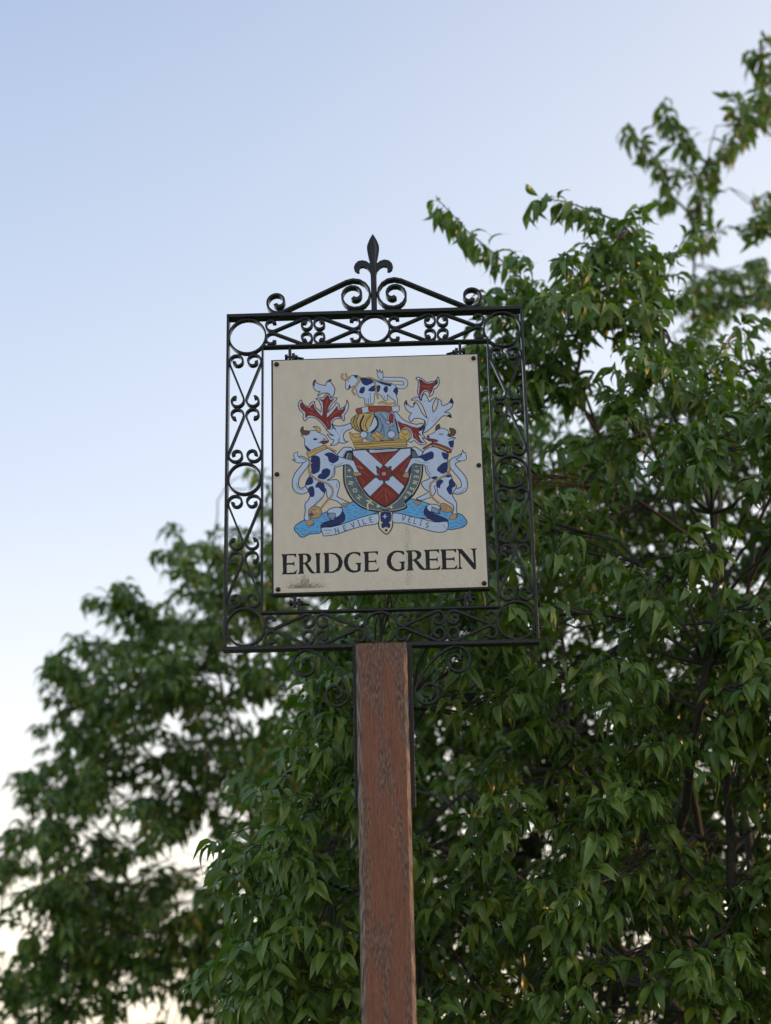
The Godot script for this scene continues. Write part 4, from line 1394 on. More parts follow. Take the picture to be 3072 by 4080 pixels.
func tree(called: String, label: String, trunk: Array, girth: float, stems: Array, clumps: Array, shoots: Array, size: float, bright: float, bare: float, reach: float) -> void:
	var root := Node3D.new()
	root.name = called
	root.position = trunk[0]
	root.set_meta("label", label)
	root.set_meta("category", "tree")
	root.set_meta("group", "trees behind the village sign")
	add_child(root)
	var home: Vector3 = trunk[0]
	var local := func(list: PackedVector3Array) -> PackedVector3Array:
		var out := PackedVector3Array()
		for v in list:
			out.append(v - home)
		return out
	var g := Grove.new()
	var bole := Shape.new()
	var axis := bowed(trunk, 14, 0.008)
	bole.tube(local.call(axis), tapered(girth, girth * 0.62, 14), 12)
	part("trunk", bole, bark, root)
	var wood := PackedVector3Array()
	for s in stems:
		var line := bowed(s, 20, 0.012)
		var shape := Shape.new()
		shape.tube(local.call(line), tapered(girth * 0.22, 0.006, 20), 8)
		part("stem", shape, bark, root)
		wood.append_array(line.slice(4))
	for s in shoots:
		var line := shoot(g, s, size * 1.15, bright, bare)
		var shape := Shape.new()
		shape.tube(local.call(line), tapered(0.009, 0.002, line.size()), 6)
		wood.append_array(line)
		part("branch", shape, bark, root)
	for c in clumps:
		var centre := Vector3(c[0], c[1], c[2])
		var near := wood[0]
		var best := INF
		for w in wood:
			# prefer wood below the clump
			var far := w.distance_to(centre) + maxf(0.0, w.y - centre.y) + rng.randf() * 0.45
			if far < best:
				best = far
				near = w
		var mid := near.lerp(centre, 0.5) + Vector3(0, 0.20 * near.distance_to(centre), 0) + rand_dir() * 0.10
		var line := bowed([near, mid, centre], 9, 0.01)
		var shape := Shape.new()
		shape.tube(local.call(line), tapered(0.008 * reach, 0.003 * reach, 9), 6)
		part("branch", shape, bark, root)
		var outward := centre - Vector3(home.x, centre.y, home.z)
		outward = (outward.normalized() * 0.75 + Vector3(0, 0.1, 0.42)).normalized()
		for i in int(c[6]):
			var o := rand_dir() * pow(rng.randf(), 0.4)
			var foot := centre + Vector3(o.x * c[3], o.y * c[4], o.z * c[5])
			var dir := (outward * 1.0 + o * 0.5 + rand_dir() * 0.45 + Vector3(0, 0.15, 0)).normalized()
			spray(g, foot, line[rng.randi_range(4, 8)], dir, rng.randf_range(0.12, 0.26) * reach, size, bright)
	var twigs := Shape.new()
	twigs.at = local.call(g.twigs.at)
	twigs.out = g.twigs.out
	twigs.uv = g.twigs.uv
	var tw := part("twigs", twigs, bark, root)
	tw.set_meta("kind", "stuff")
	# the 300 leaves that show largest are parts of their own, the rest one mass
	var order := []
	var cam := Basis(Vector3.RIGHT, 0.3230)
	for i in g.places.size():
		var v := (g.places[i].origin - CAM) * cam
		var inside := absf(v.x / -v.z) < 0.24 and absf(v.y / -v.z) < 0.32
		order.append([v.length() - g.places[i].basis.y.length() * 6.0 + (0.0 if inside else 100.0), i])
	order.sort_custom(func(a, b): return a[0] < b[0])
	var picked := {}
	for k in mini(300, order.size()):
		var i: int = order[k][1]
		picked[i] = true
		var o := MeshInstance3D.new()
		o.name = "leaf"
		o.mesh = leaf_mesh
		o.material_override = leaf_tints[g.tone[i]]
		o.transform = Transform3D(g.places[i].basis, g.places[i].origin - home)
		root.add_child(o, true)
	var rest := MultiMesh.new()
	rest.transform_format = MultiMesh.TRANSFORM_3D
	rest.use_colors = true
	rest.mesh = leaf_mesh
	rest.instance_count = g.places.size() - picked.size()
	var k := 0
	for i in g.places.size():
		if picked.has(i):
			continue
		rest.set_instance_transform(k, Transform3D(g.places[i].basis, g.places[i].origin - home))
		var c: Color = leaf_tones[g.tone[i]]
		var f := rng.randf_range(0.85, 1.15)
		rest.set_instance_color(k, Color(c.r * f, c.g * f, c.b * f))
		k += 1
	var mass := MultiMeshInstance3D.new()
	mass.name = "foliage"
	mass.multimesh = rest
	mass.material_override = leaf_cloth
	mass.set_meta("kind", "stuff")
	root.add_child(mass)
	print(called, " leaves ", g.places.size())


func make_trees() -> void:
	var near_clumps := [
	[0.77, 4.28, -5.54, 0.12, 0.08, 0.22, 11],
	[1.03, 4.31, -5.7, 0.11, 0.07, 0.22, 11],
	[0.55, 4.25, -6.19, 0.1, 0.08, 0.22, 11],
	[0.79, 4.13, -6.06, 0.11, 0.08, 0.22, 11],
	[0.99, 3.95, -5.49, 0.11, 0.06, 0.22, 11],
	[1.9, 3.93, -5.65, 0.1, 0.08, 0.22, 7],
	[0.52, 3.98, -5.9, 0.11, 0.07, 0.22, 11],
	[0.95, 3.75, -5.59, 0.11, 0.07, 0.22, 11],
	[1.27, 3.94, -5.78, 0.1, 0.08, 0.22, 11],
	[1.42, 3.73, -5.35, 0.1, 0.07, 0.22, 11],
	[1.63, 3.73, -5.36, 0.09, 0.05, 0.22, 7],
	[1.83, 3.65, -5.46, 0.09, 0.05, 0.22, 7],
	[2.08, 3.6, -5.38, 0.08, 0.05, 0.22, 7],
	[0.15, 3.61, -5.79, 0.1, 0.07, 0.22, 11],
	[0.41, 3.61, -5.56, 0.12, 0.05, 0.22, 11],
	[0.8, 3.74, -6.12, 0.1, 0.05, 0.22, 11],
	[1.05, 3.57, -5.35, 0.11, 0.06, 0.22, 11],
	[1.19, 3.65, -5.58, 0.1, 0.08, 0.22, 11],
	[1.43, 3.46, -5.27, 0.1, 0.05, 0.22, 11],
	[1.62, 3.51, -5.33, 0.11, 0.06, 0.22, 7],
	[1.76, 3.45, -5.43, 0.1, 0.05, 0.22, 7],
	[2.36, 3.7, -5.94, 0.09, 0.07, 0.22, 7],
	[0.2, 3.61, -6.11, 0.13, 0.06, 0.22, 11],
	[0.54, 3.35, -5.42, 0.08, 0.06, 0.22, 11],
	[0.84, 3.51, -6, 0.11, 0.07, 0.22, 11],
	[1.55, 3.39, -5.72, 0.1, 0.06, 0.22, 11],
	[1.73, 3.42, -5.74, 0.1, 0.06, 0.22, 7],
	[1.94, 3.36, -5.71, 0.1, 0.07, 0.22, 7],
	[2.23, 3.46, -6, 0.13, 0.06, 0.22, 7],
	[0.03, 3.15, -5.37, 0.1, 0.06, 0.22, 11],
	[0.32, 3.03, -5.28, 0.09, 0.07, 0.22, 11],
	[0.54, 3.26, -6.07, 0.1, 0.07, 0.22, 11],
	[0.78, 3.33, -6.05, 0.1, 0.06, 0.22, 11],
	[0.97, 3.1, -5.22, 0.11, 0.06, 0.22, 11],
	[1.29, 3.21, -5.94, 0.09, 0.05, 0.22, 11],
	[1.52, 3.1, -5.66, 0.11, 0.06, 0.22, 11],
	[1.55, 3.05, -5.19, 0.08, 0.05, 0.22, 7],
	[1.92, 3.19, -5.52, 0.09, 0.07, 0.22, 7],
	[1.99, 3.05, -5.5, 0.12, 0.05, 0.22, 7],
	[-0.04, 2.97, -5.76, 0.11, 0.07, 0.22, 11],
	[0.11, 3.17, -6.06, 0.1, 0.06, 0.22, 11],
	[0.4, 3.01, -5.72, 0.09, 0.06, 0.22, 11],
	[0.5, 2.97, -5.26, 0.11, 0.05, 0.22, 11],
	[0.91, 3.03, -5.49, 0.1, 0.07, 0.22, 11],
	[1.25, 2.94, -5.61, 0.11, 0.07, 0.22, 11],
	[1.34, 2.96, -5.63, 0.11, 0.06, 0.22, 11],
	[1.66, 2.91, -5.59, 0.1, 0.07, 0.22, 7],
	[1.92, 3.04, -5.64, 0.11, 0.07, 0.22, 7],
	[2.09, 2.96, -5.63, 0.09, 0.05, 0.22, 7],
	[-0.09, 2.83, -5.6, 0.08, 0.08, 0.22, 11],
	[0.36, 2.72, -5.36, 0.11, 0.04, 0.22, 11],
	[0.57, 2.84, -5.63, 0.09, 0.06, 0.22, 11],
	[0.72, 2.78, -5.24, 0.11, 0.05, 0.22, 11],
	[1.03, 2.79, -5.84, 0.09, 0.06, 0.22, 11],
	[1.23, 2.78, -5.97, 0.12, 0.06, 0.22, 11],
	[1.32, 2.72, -5.16, 0.08, 0.05, 0.22, 11],
	[1.58, 2.75, -5.26, 0.1, 0.06, 0.22, 7],
	[1.8, 2.67, -5.47, 0.1, 0.05, 0.22, 7],
	[1.9, 2.71, -5.29, 0.09, 0.05, 0.22, 7],
	[-0.08, 2.57, -5.48, 0.11, 0.07, 0.22, 11],
	[0.05, 2.64, -5.85, 0.09, 0.07, 0.22, 11],
	[0.6, 2.55, -5.69, 0.11, 0.07, 0.22, 11],
	[0.93, 2.58, -5.56, 0.09, 0.05, 0.22, 11],
	[1.21, 2.62, -5.51, 0.1, 0.05, 0.22, 11],
	[1.32, 2.56, -5.31, 0.08, 0.05, 0.22, 11],
	[1.6, 2.58, -5.38, 0.1, 0.05, 0.22, 7],
	[1.89, 2.56, -5.88, 0.12, 0.07, 0.22, 7],
	[2.07, 2.69, -5.81, 0.11, 0.07, 0.22, 7],
	[-0.05, 2.4, -5.41, 0.1, 0.06, 0.22, 11],
	[0.47, 2.55, -6.11, 0.11, 0.06, 0.22, 11],
	[0.76, 2.35, -5.62, 0.09, 0.06, 0.22, 11],
	[0.92, 2.41, -5.47, 0.11, 0.05, 0.22, 11],
	[1.39, 2.47, -5.69, 0.08, 0.08, 0.22, 11],
	[1.63, 2.39, -5.67, 0.09, 0.07, 0.22, 7],
	[1.66, 2.34, -5.37, 0.08, 0.06, 0.22, 7],
	[1.88, 2.38, -5.55, 0.09, 0.05, 0.22, 7],
	[-0.38, 2.22, -5.76, 0.12, 0.08, 0.22, 11],
	[0.05, 2.23, -5.52, 0.09, 0.05, 0.22, 11],
	[0.42, 2.28, -5.5, 0.09, 0.06, 0.22, 11],
	[0.71, 2.26, -5.36, 0.07, 0.04, 0.22, 11],
	[0.91, 2.23, -5.79, 0.08, 0.06, 0.22, 11],
	[1.23, 2.21, -6.18, 0.11, 0.05, 0.22, 11],
	[1.47, 2.21, -6.16, 0.09, 0.05, 0.22, 11],
	[1.76, 2.21, -6.09, 0.09, 0.08, 0.22, 7],
	[1.74, 2.29, -5.7, 0.09, 0.06, 0.22, 7],
	[1.97, 2.21, -5.41, 0.07, 0.06, 0.22, 7],
	[-0.4, 2.03, -5.92, 0.12, 0.06, 0.22, 11],
	[0.03, 2.09, -5.76, 0.11, 0.06, 0.22, 11],
	[0.37, 2.08, -5.59, 0.09, 0.07, 0.22, 11],
	[0.56, 2.11, -6.19, 0.09, 0.05, 0.22, 11],
	[0.67, 2.03, -5.39, 0.08, 0.06, 0.22, 11],
	[0.97, 2.02, -5.74, 0.09, 0.07, 0.22, 11],
	[1.23, 2.03, -5.84, 0.12, 0.07, 0.22, 11],
	[1.36, 2.05, -5.61, 0.1, 0.07, 0.22, 11],
	[1.5, 2.07, -5.62, 0.11, 0.05, 0.22, 7],
	[1.67, 1.96, -5.42, 0.11, 0.07, 0.22, 7],
	[1.96, 2.06, -5.69, 0.09, 0.05, 0.22, 7],
	[-0.29, 1.85, -6.02, 0.12, 0.07, 0.22, 11],
	[-0.16, 1.9, -5.72, 0.1, 0.05, 0.22, 11],
	[0.1, 1.95, -5.88, 0.1, 0.07, 0.22, 11],
	[0.47, 1.93, -5.96, 0.1, 0.06, 0.22, 11],
	[0.62, 1.95, -5.62, 0.11, 0.05, 0.22, 11],
	[1.02, 1.83, -5.46, 0.08, 0.05, 0.22, 11],
	[1.34, 1.94, -5.83, 0.11, 0.07, 0.22, 11],
	[1.45, 1.92, -5.51, 0.09, 0.05, 0.22, 7],
	[1.65, 1.86, -5.54, 0.1, 0.06, 0.22, 7],
	[2.05, 1.94, -6.2, 0.1, 0.08, 0.22, 7],
	[-0.46, 1.81, -6.57, 0.1, 0.07, 0.22, 11],
	[-0.18, 1.71, -5.69, 0.1, 0.05, 0.22, 11],
	[0.1, 1.68, -5.61, 0.1, 0.07, 0.22, 11],
	[0.36, 1.69, -5.86, 0.1, 0.05, 0.22, 11],
	[0.64, 1.77, -5.55, 0.07, 0.05, 0.22, 11],
	[1.07, 1.72, -5.76, 0.09, 0.06, 0.22, 11],
	[1.31, 1.71, -5.96, 0.11, 0.07, 0.22, 11],
	[1.51, 1.73, -5.67, 0.08, 0.05, 0.22, 7],
	[1.77, 1.7, -5.74, 0.11, 0.06, 0.22, 7],
	[1.87, 1.65, -5.58, 0.09, 0.05, 0.22, 7],
	[-0.35, 1.49, -6.62, 0.11, 0.06, 0.22, 11],
	[-0.09, 1.61, -5.68, 0.09, 0.05, 0.22, 11],
	[0.05, 1.6, -5.91, 0.08, 0.06, 0.22, 11],
	[0.34, 1.57, -6.34, 0.11, 0.07, 0.22, 11],
	[0.48, 1.51, -5.65, 0.09, 0.07, 0.22, 11],
	[0.84, 1.6, -6.27, 0.1, 0.06, 0.22, 11],
	[0.86, 1.53, -5.69, 0.09, 0.05, 0.22, 11],
	[1.07, 1.5, -5.91, 0.1, 0.07, 0.22, 11],
	[1.24, 1.56, -5.67, 0.1, 0.07, 0.22, 11],
	[1.46, 1.5, -5.88, 0.08, 0.06, 0.22, 7],
	[1.66, 1.46, -5.58, 0.11, 0.07, 0.22, 7],
	[1.92, 1.55, -5.58, 0.08, 0.06, 0.22, 7],
	[-0.43, 1.45, -6.2, 0.09, 0.07, 0.22, 11],
	[-0.2, 1.32, -6.1, 0.08, 0.07, 0.22, 11],
	[0.28, 1.31, -6.52, 0.13, 0.07, 0.22, 11],
	[0.5, 1.41, -6.09, 0.08, 0.07, 0.22, 11],
	[0.7, 1.34, -5.82, 0.1, 0.07, 0.22, 11],
	[0.97, 1.38, -5.89, 0.11, 0.06, 0.22, 11],
	[1.52, 1.29, -6.04, 0.1, 0.06, 0.22, 7],
	[1.76, 1.29, -6.06, 0.11, 0.05, 0.22, 7],
	[2.19, 1.37, -6.37, 0.08, 0.08, 0.22, 7],
	[-0.37, 2.25, -5.42, 0.07, 0.04, 0.15, 6],
	[-0.27, 2.32, -5.35, 0.07, 0.04, 0.15, 6],
	[-0.22, 2.17, -5.4, 0.07, 0.04, 0.15, 6],
	[-0.33, 2.13, -5.52, 0.07, 0.04, 0.15, 6],
	[-0.44, 1.9, -5.59, 0.07, 0.04, 0.15, 6],
	[-0.32, 1.82, -5.52, 0.07, 0.04, 0.15, 6],
	[-0.2, 1.94, -5.42, 0.07, 0.04, 0.15, 6],
	[-0.41, 1.74, -5.65, 0.07, 0.04, 0.15, 6],
	[-0.24, 2.47, -5.51, 0.07, 0.04, 0.15, 6],
	[-0.2, 2.66, -5.45, 0.07, 0.04, 0.15, 6],
	[0.53, 4.51, -5.78, 0.04, 0.04, 0.2, 3],
	[0.64, 4.45, -5.93, 0.07, 0.06, 0.2, 6],
	[0.51, 4.34, -5.97, 0.07, 0.06, 0.2, 5],
	[0.58, 4.29, -6.16, 0.1, 0.1, 0.2, 7],
	[0.47, 4.03, -6, 0.06, 0.1, 0.2, 6],
	[1.31, 4.31, -6.09, 0.09, 0.06, 0.2, 6],
	[1.42, 4.19, -5.91, 0.09, 0.06, 0.2, 6],
	[1.59, 4.21, -6.03, 0.1, 0.06, 0.2, 6],
	[1.39, 4.19, -6.19, 0.1, 0.08, 0.2, 7],
	[1.59, 4.15, -6.21, 0.11, 0.08, 0.2, 7],
	[0.96, 4.65, -5.76, 0.06, 0.05, 0.2, 3],
	[1.1, 4.66, -5.94, 0.09, 0.07, 0.2, 5],
	[0.89, 4.49, -5.83, 0.07, 0.08, 0.2, 7],
	[1.05, 4.59, -6.14, 0.11, 0.1, 0.2, 9],
	[1.18, 4.52, -6.05, 0.09, 0.09, 0.2, 6],
	[0.81, 4.42, -6.02, 0.11, 0.1, 0.2, 8],
	[1.22, 4.7, -6, 0.05, 0.05, 0.2, 2],
	[0.71, 4.28, -5.93, 0.09, 0.09, 0.2, 8],
	[0.62, 4.3, -7.29, 0.3, 0.28, 0.5, 30],
	[1.11, 4.45, -7.55, 0.31, 0.29, 0.5, 30],
	[1.42, 4.53, -7.43, 0.31, 0.28, 0.5, 30],
	[1.99, 4.43, -7.2, 0.3, 0.27, 0.5, 30],
	[2.48, 4.54, -7.6, 0.32, 0.29, 0.5, 30],
	[2.83, 4.3, -7.18, 0.3, 0.27, 0.5, 30],
	[0.57, 3.85, -7.14, 0.29, 0.27, 0.5, 30],
	[0.93, 3.83, -7.2, 0.29, 0.27, 0.5, 30],
	[1.4, 4.13, -7.65, 0.31, 0.29, 0.5, 30],
	[1.94, 3.98, -7.46, 0.3, 0.28, 0.5, 30],
	[2.28, 3.91, -7.06, 0.29, 0.26, 0.5, 30],
	[3.01, 4.04, -7.71, 0.31, 0.29, 0.5, 30],
	[0.18, 3.81, -7.8, 0.31, 0.29, 0.5, 30],
	[0.5, 3.67, -7.51, 0.3, 0.28, 0.5, 30],
	[1.03, 3.66, -7.38, 0.3, 0.27, 0.5, 30],
	[1.42, 3.7, -7.66, 0.31, 0.28, 0.5, 30],
	[1.86, 3.6, -7.58, 0.3, 0.28, 0.5, 30],
	[2.22, 3.54, -7.16, 0.29, 0.26, 0.5, 30],
	[2.74, 3.63, -7.35, 0.29, 0.27, 0.5, 30],
	[0.14, 3.16, -7.65, 0.3, 0.28, 0.5, 30],
	[0.57, 3.23, -7.65, 0.3, 0.28, 0.5, 30],
	[1, 3.18, -7.91, 0.31, 0.28, 0.5, 30],
	[1.36, 3.26, -7.43, 0.29, 0.27, 0.5, 30],
	[1.94, 3.29, -7.73, 0.3, 0.28, 0.5, 30],
	[2.45, 3.17, -7.69, 0.3, 0.28, 0.5, 30],
	[2.67, 3.25, -7.6, 0.3, 0.27, 0.5, 30],
	[-0.36, 2.73, -7.51, 0.29, 0.27, 0.5, 30],
	[0, 2.89, -7.97, 0.31, 0.28, 0.5, 30],
	[0.52, 2.77, -7.51, 0.29, 0.27, 0.5, 30],
	[1.08, 2.82, -8, 0.31, 0.28, 0.5, 30],
	[1.5, 2.8, -8.02, 0.31, 0.28, 0.5, 30],
	[1.89, 2.78, -7.49, 0.29, 0.27, 0.5, 30],
	[2.56, 2.85, -8.22, 0.32, 0.29, 0.5, 30],
	[2.72, 2.81, -7.45, 0.29, 0.26, 0.5, 30],
	[-0.46, 2.39, -7.72, 0.29, 0.27, 0.5, 30],
	[-0.04, 2.39, -8.14, 0.31, 0.28, 0.5, 30],
	[0.6, 2.38, -8.26, 0.31, 0.29, 0.5, 30],
	[0.98, 2.36, -8.27, 0.31, 0.29, 0.5, 30],
	[1.49, 2.37, -8.37, 0.32, 0.29, 0.5, 30],
	[1.8, 2.44, -7.91, 0.3, 0.28, 0.5, 30],
	[2.43, 2.42, -8.12, 0.31, 0.28, 0.5, 30],
	[2.86, 2.39, -8.37, 0.32, 0.29, 0.5, 30],
	[-0.44, 1.99, -7.86, 0.29, 0.27, 0.5, 30],
	[0.06, 1.97, -7.95, 0.3, 0.27, 0.5, 30],
	[0.41, 2.07, -7.83, 0.29, 0.27, 0.5, 30],
	[0.9, 1.94, -8.09, 0.3, 0.28, 0.5, 30],
	[1.38, 2, -7.87, 0.29, 0.27, 0.5, 30],
	[2, 2.13, -8.16, 0.31, 0.28, 0.5, 30],
	[2.31, 1.96, -8.12, 0.3, 0.28, 0.5, 30],
	[2.59, 1.97, -7.87, 0.29, 0.27, 0.5, 30],
	[-0.34, 1.75, -8.57, 0.32, 0.29, 0.5, 30],
	[-0.03, 1.74, -8.54, 0.32, 0.29, 0.5, 30],
	[0.4, 1.59, -8.05, 0.3, 0.27, 0.5, 30],
	[0.81, 1.58, -7.93, 0.29, 0.27, 0.5, 30],
	[1.46, 1.64, -8.08, 0.3, 0.27, 0.5, 30],
	[1.98, 1.66, -8.59, 0.32, 0.29, 0.5, 30],
	[2.14, 1.65, -7.97, 0.29, 0.27, 0.5, 30],
	[2.82, 1.66, -8.14, 0.3, 0.27, 0.5, 30],
	[-0.32, 1.31, -8.63, 0.31, 0.29, 0.5, 30],
	[-0.05, 1.36, -8.22, 0.3, 0.27, 0.5, 30],
	[0.53, 1.32, -8.05, 0.29, 0.27, 0.5, 30],
	[1, 1.18, -8.43, 0.3, 0.28, 0.5, 30],
	[1.52, 1.23, -8.54, 0.31, 0.28, 0.5, 30],
	[1.94, 1.17, -8.33, 0.3, 0.28, 0.5, 30],
	[2.35, 1.22, -8.57, 0.31, 0.28, 0.5, 30],
	[2.94, 1.23, -8.75, 0.32, 0.29, 0.5, 30],
	[0.74, 4.55, -8.32, 0.37, 0.34, 0.4, 30],
	[1.23, 4.29, -7.87, 0.35, 0.32, 0.4, 30],
	[1.86, 4.59, -8.06, 0.36, 0.33, 0.4, 30],
	[2.22, 4.41, -8.2, 0.36, 0.34, 0.4, 30],
	[2.72, 4.51, -8.08, 0.36, 0.33, 0.4, 30],
	[0.16, 4.1, -8.37, 0.37, 0.34, 0.4, 30],
	[0.63, 4.11, -8.18, 0.36, 0.33, 0.4, 30],
	[1.24, 4.18, -8.3, 0.36, 0.34, 0.4, 30],
	[1.68, 4.11, -8.47, 0.37, 0.34, 0.4, 30],
	[2.16, 3.94, -8.05, 0.35, 0.32, 0.4, 30],
	[2.86, 4.08, -8.36, 0.37, 0.34, 0.4, 30],
	[3.06, 3.93, -8.07, 0.35, 0.32, 0.4, 30],
	[-0.21, 3.5, -8.14, 0.35, 0.32, 0.4, 30],
	[0.23, 3.68, -8.32, 0.36, 0.33, 0.4, 30],
	[0.73, 3.56, -8.47, 0.36, 0.34, 0.4, 30],
	[1.2, 3.54, -8.44, 0.36, 0.33, 0.4, 30],
	[1.75, 3.48, -8.28, 0.35, 0.33, 0.4, 30],
	[2.3, 3.5, -8.47, 0.36, 0.33, 0.4, 30],
	[2.69, 3.58, -8.64, 0.37, 0.34, 0.4, 30],
	[3.28, 3.58, -8.67, 0.37, 0.34, 0.4, 30],
	[-0.22, 3.26, -8.8, 0.37, 0.34, 0.4, 30],
	[0.33, 3.16, -8.32, 0.35, 0.32, 0.4, 30],
	[0.7, 3.15, -8.49, 0.36, 0.33, 0.4, 30],
	[1.29, 3.22, -8.42, 0.36, 0.33, 0.4, 30],
	[1.77, 3.16, -8.83, 0.37, 0.34, 0.4, 30],
	[2.07, 3.2, -8.28, 0.35, 0.32, 0.4, 30],
	[2.6, 3.08, -8.42, 0.35, 0.33, 0.4, 30],
	[-0.4, 2.81, -8.75, 0.36, 0.34, 0.4, 30],
	[0.09, 2.73, -8.86, 0.37, 0.34, 0.4, 30],
	[0.72, 2.75, -8.87, 0.37, 0.34, 0.4, 30],
	[1.1, 2.72, -8.49, 0.35, 0.33, 0.4, 30],
	[1.73, 2.74, -8.47, 0.35, 0.32, 0.4, 30],
	[2.17, 2.64, -8.72, 0.36, 0.33, 0.4, 30],
	[2.71, 2.8, -8.86, 0.37, 0.34, 0.4, 30],
	[3.23, 2.69, -8.71, 0.36, 0.33, 0.4, 30],
	[-0.24, 2.33, -8.98, 0.37, 0.34, 0.4, 30],
	[0.18, 2.4, -8.59, 0.35, 0.33, 0.4, 30],
	[0.63, 2.42, -8.85, 0.36, 0.33, 0.4, 30],
	[1.2, 2.2, -8.58, 0.35, 0.32, 0.4, 30],
	[1.73, 2.45, -9.01, 0.37, 0.34, 0.4, 30],
	[2.33, 2.31, -8.99, 0.37, 0.34, 0.4, 30],
	[2.81, 2.24, -8.93, 0.36, 0.34, 0.4, 30],
	[-0.36, 2.01, -9.22, 0.37, 0.34, 0.4, 30],
	[0.07, 1.93, -8.73, 0.35, 0.32, 0.4, 30],
	[0.78, 1.81, -9.05, 0.36, 0.33, 0.4, 30],
	[1.15, 1.99, -8.93, 0.36, 0.33, 0.4, 30],
	[1.59, 1.93, -8.98, 0.36, 0.33, 0.4, 30],
	[2.16, 1.76, -8.98, 0.36, 0.33, 0.4, 30],
	[2.67, 1.82, -9.2, 0.37, 0.34, 0.4, 30],
	[3.06, 1.83, -8.81, 0.35, 0.33, 0.4, 30],
	[-0.31, 1.41, -8.85, 0.35, 0.32, 0.4, 30],
	[0.12, 1.36, -9.21, 0.36, 0.34, 0.4, 30],
	[0.73, 1.36, -9.4, 0.37, 0.34, 0.4, 30],
	[1.16, 1.52, -8.8, 0.35, 0.32, 0.4, 30],
	[1.58, 1.49, -9.15, 0.36, 0.33, 0.4, 30],
	[2.08, 1.51, -9.16, 0.36, 0.34, 0.4, 30],
	[2.56, 1.51, -8.99, 0.36, 0.33, 0.4, 30],
	[3.21, 1.52, -9.34, 0.37, 0.34, 0.4, 30],
	[1.16, 2.38, -7.44, 0.2, 0.15, 0.4, 24],
	[1.42, 2.42, -8.37, 0.22, 0.17, 0.4, 24],
	[1.23, 2.56, -8.43, 0.23, 0.17, 0.4, 24],
	[1.31, 2.51, -7.92, 0.21, 0.16, 0.4, 24],
	[1.4, 2.52, -7.71, 0.21, 0.16, 0.4, 24],
	[1.74, 3.18, -7.91, 0.22, 0.17, 0.4, 24],
	[0.99, 2.98, -8.18, 0.22, 0.17, 0.4, 24],
	[0.64, 3.08, -7.94, 0.22, 0.17, 0.4, 24]
	]
	var near_shoots := [
	[Vector3(1.00, 3.80, -6.33), Vector3(0.90, 4.11, -6.23), Vector3(0.77, 4.44, -6.11), Vector3(0.67, 4.61, -6.06), Vector3(0.57, 4.70, -6.03), Vector3(0.47, 4.79, -6.00), Vector3(0.38, 4.86, -5.97), Vector3(0.31, 4.94, -5.95), Vector3(0.25, 5.00, -5.93)],
	[Vector3(1.13, 4.18, -5.99), Vector3(1.13, 4.48, -5.89), Vector3(1.11, 4.68, -5.82), Vector3(1.01, 4.79, -5.79), Vector3(0.91, 4.83, -5.77), Vector3(0.78, 4.88, -5.76), Vector3(0.70, 4.89, -5.75), Vector3(0.63, 4.87, -5.76)],
	[Vector3(1.19, 3.91, -5.87), Vector3(1.09, 4.20, -5.77), Vector3(1.08, 4.34, -5.73), Vector3(1.08, 4.54, -5.66), Vector3(1.00, 4.62, -5.63), Vector3(0.91, 4.65, -5.62)],
	[Vector3(0.81, 4.19, -5.99), Vector3(0.85, 4.38, -5.92), Vector3(0.90, 4.58, -5.86), Vector3(0.93, 4.72, -5.81)],
	[Vector3(-0.15, 2.08, -5.75), Vector3(-0.30, 2.15, -5.72), Vector3(-0.44, 2.20, -5.70), Vector3(-0.50, 2.22, -5.70)],
	[Vector3(-0.06, 1.88, -5.92), Vector3(-0.29, 1.90, -5.91), Vector3(-0.48, 1.94, -5.90), Vector3(-0.60, 1.95, -5.89)],
	[Vector3(0.12, 2.20, -5.60), Vector3(-0.05, 2.33, -5.56), Vector3(-0.23, 2.37, -5.54), Vector3(-0.39, 2.32, -5.56)]
	]
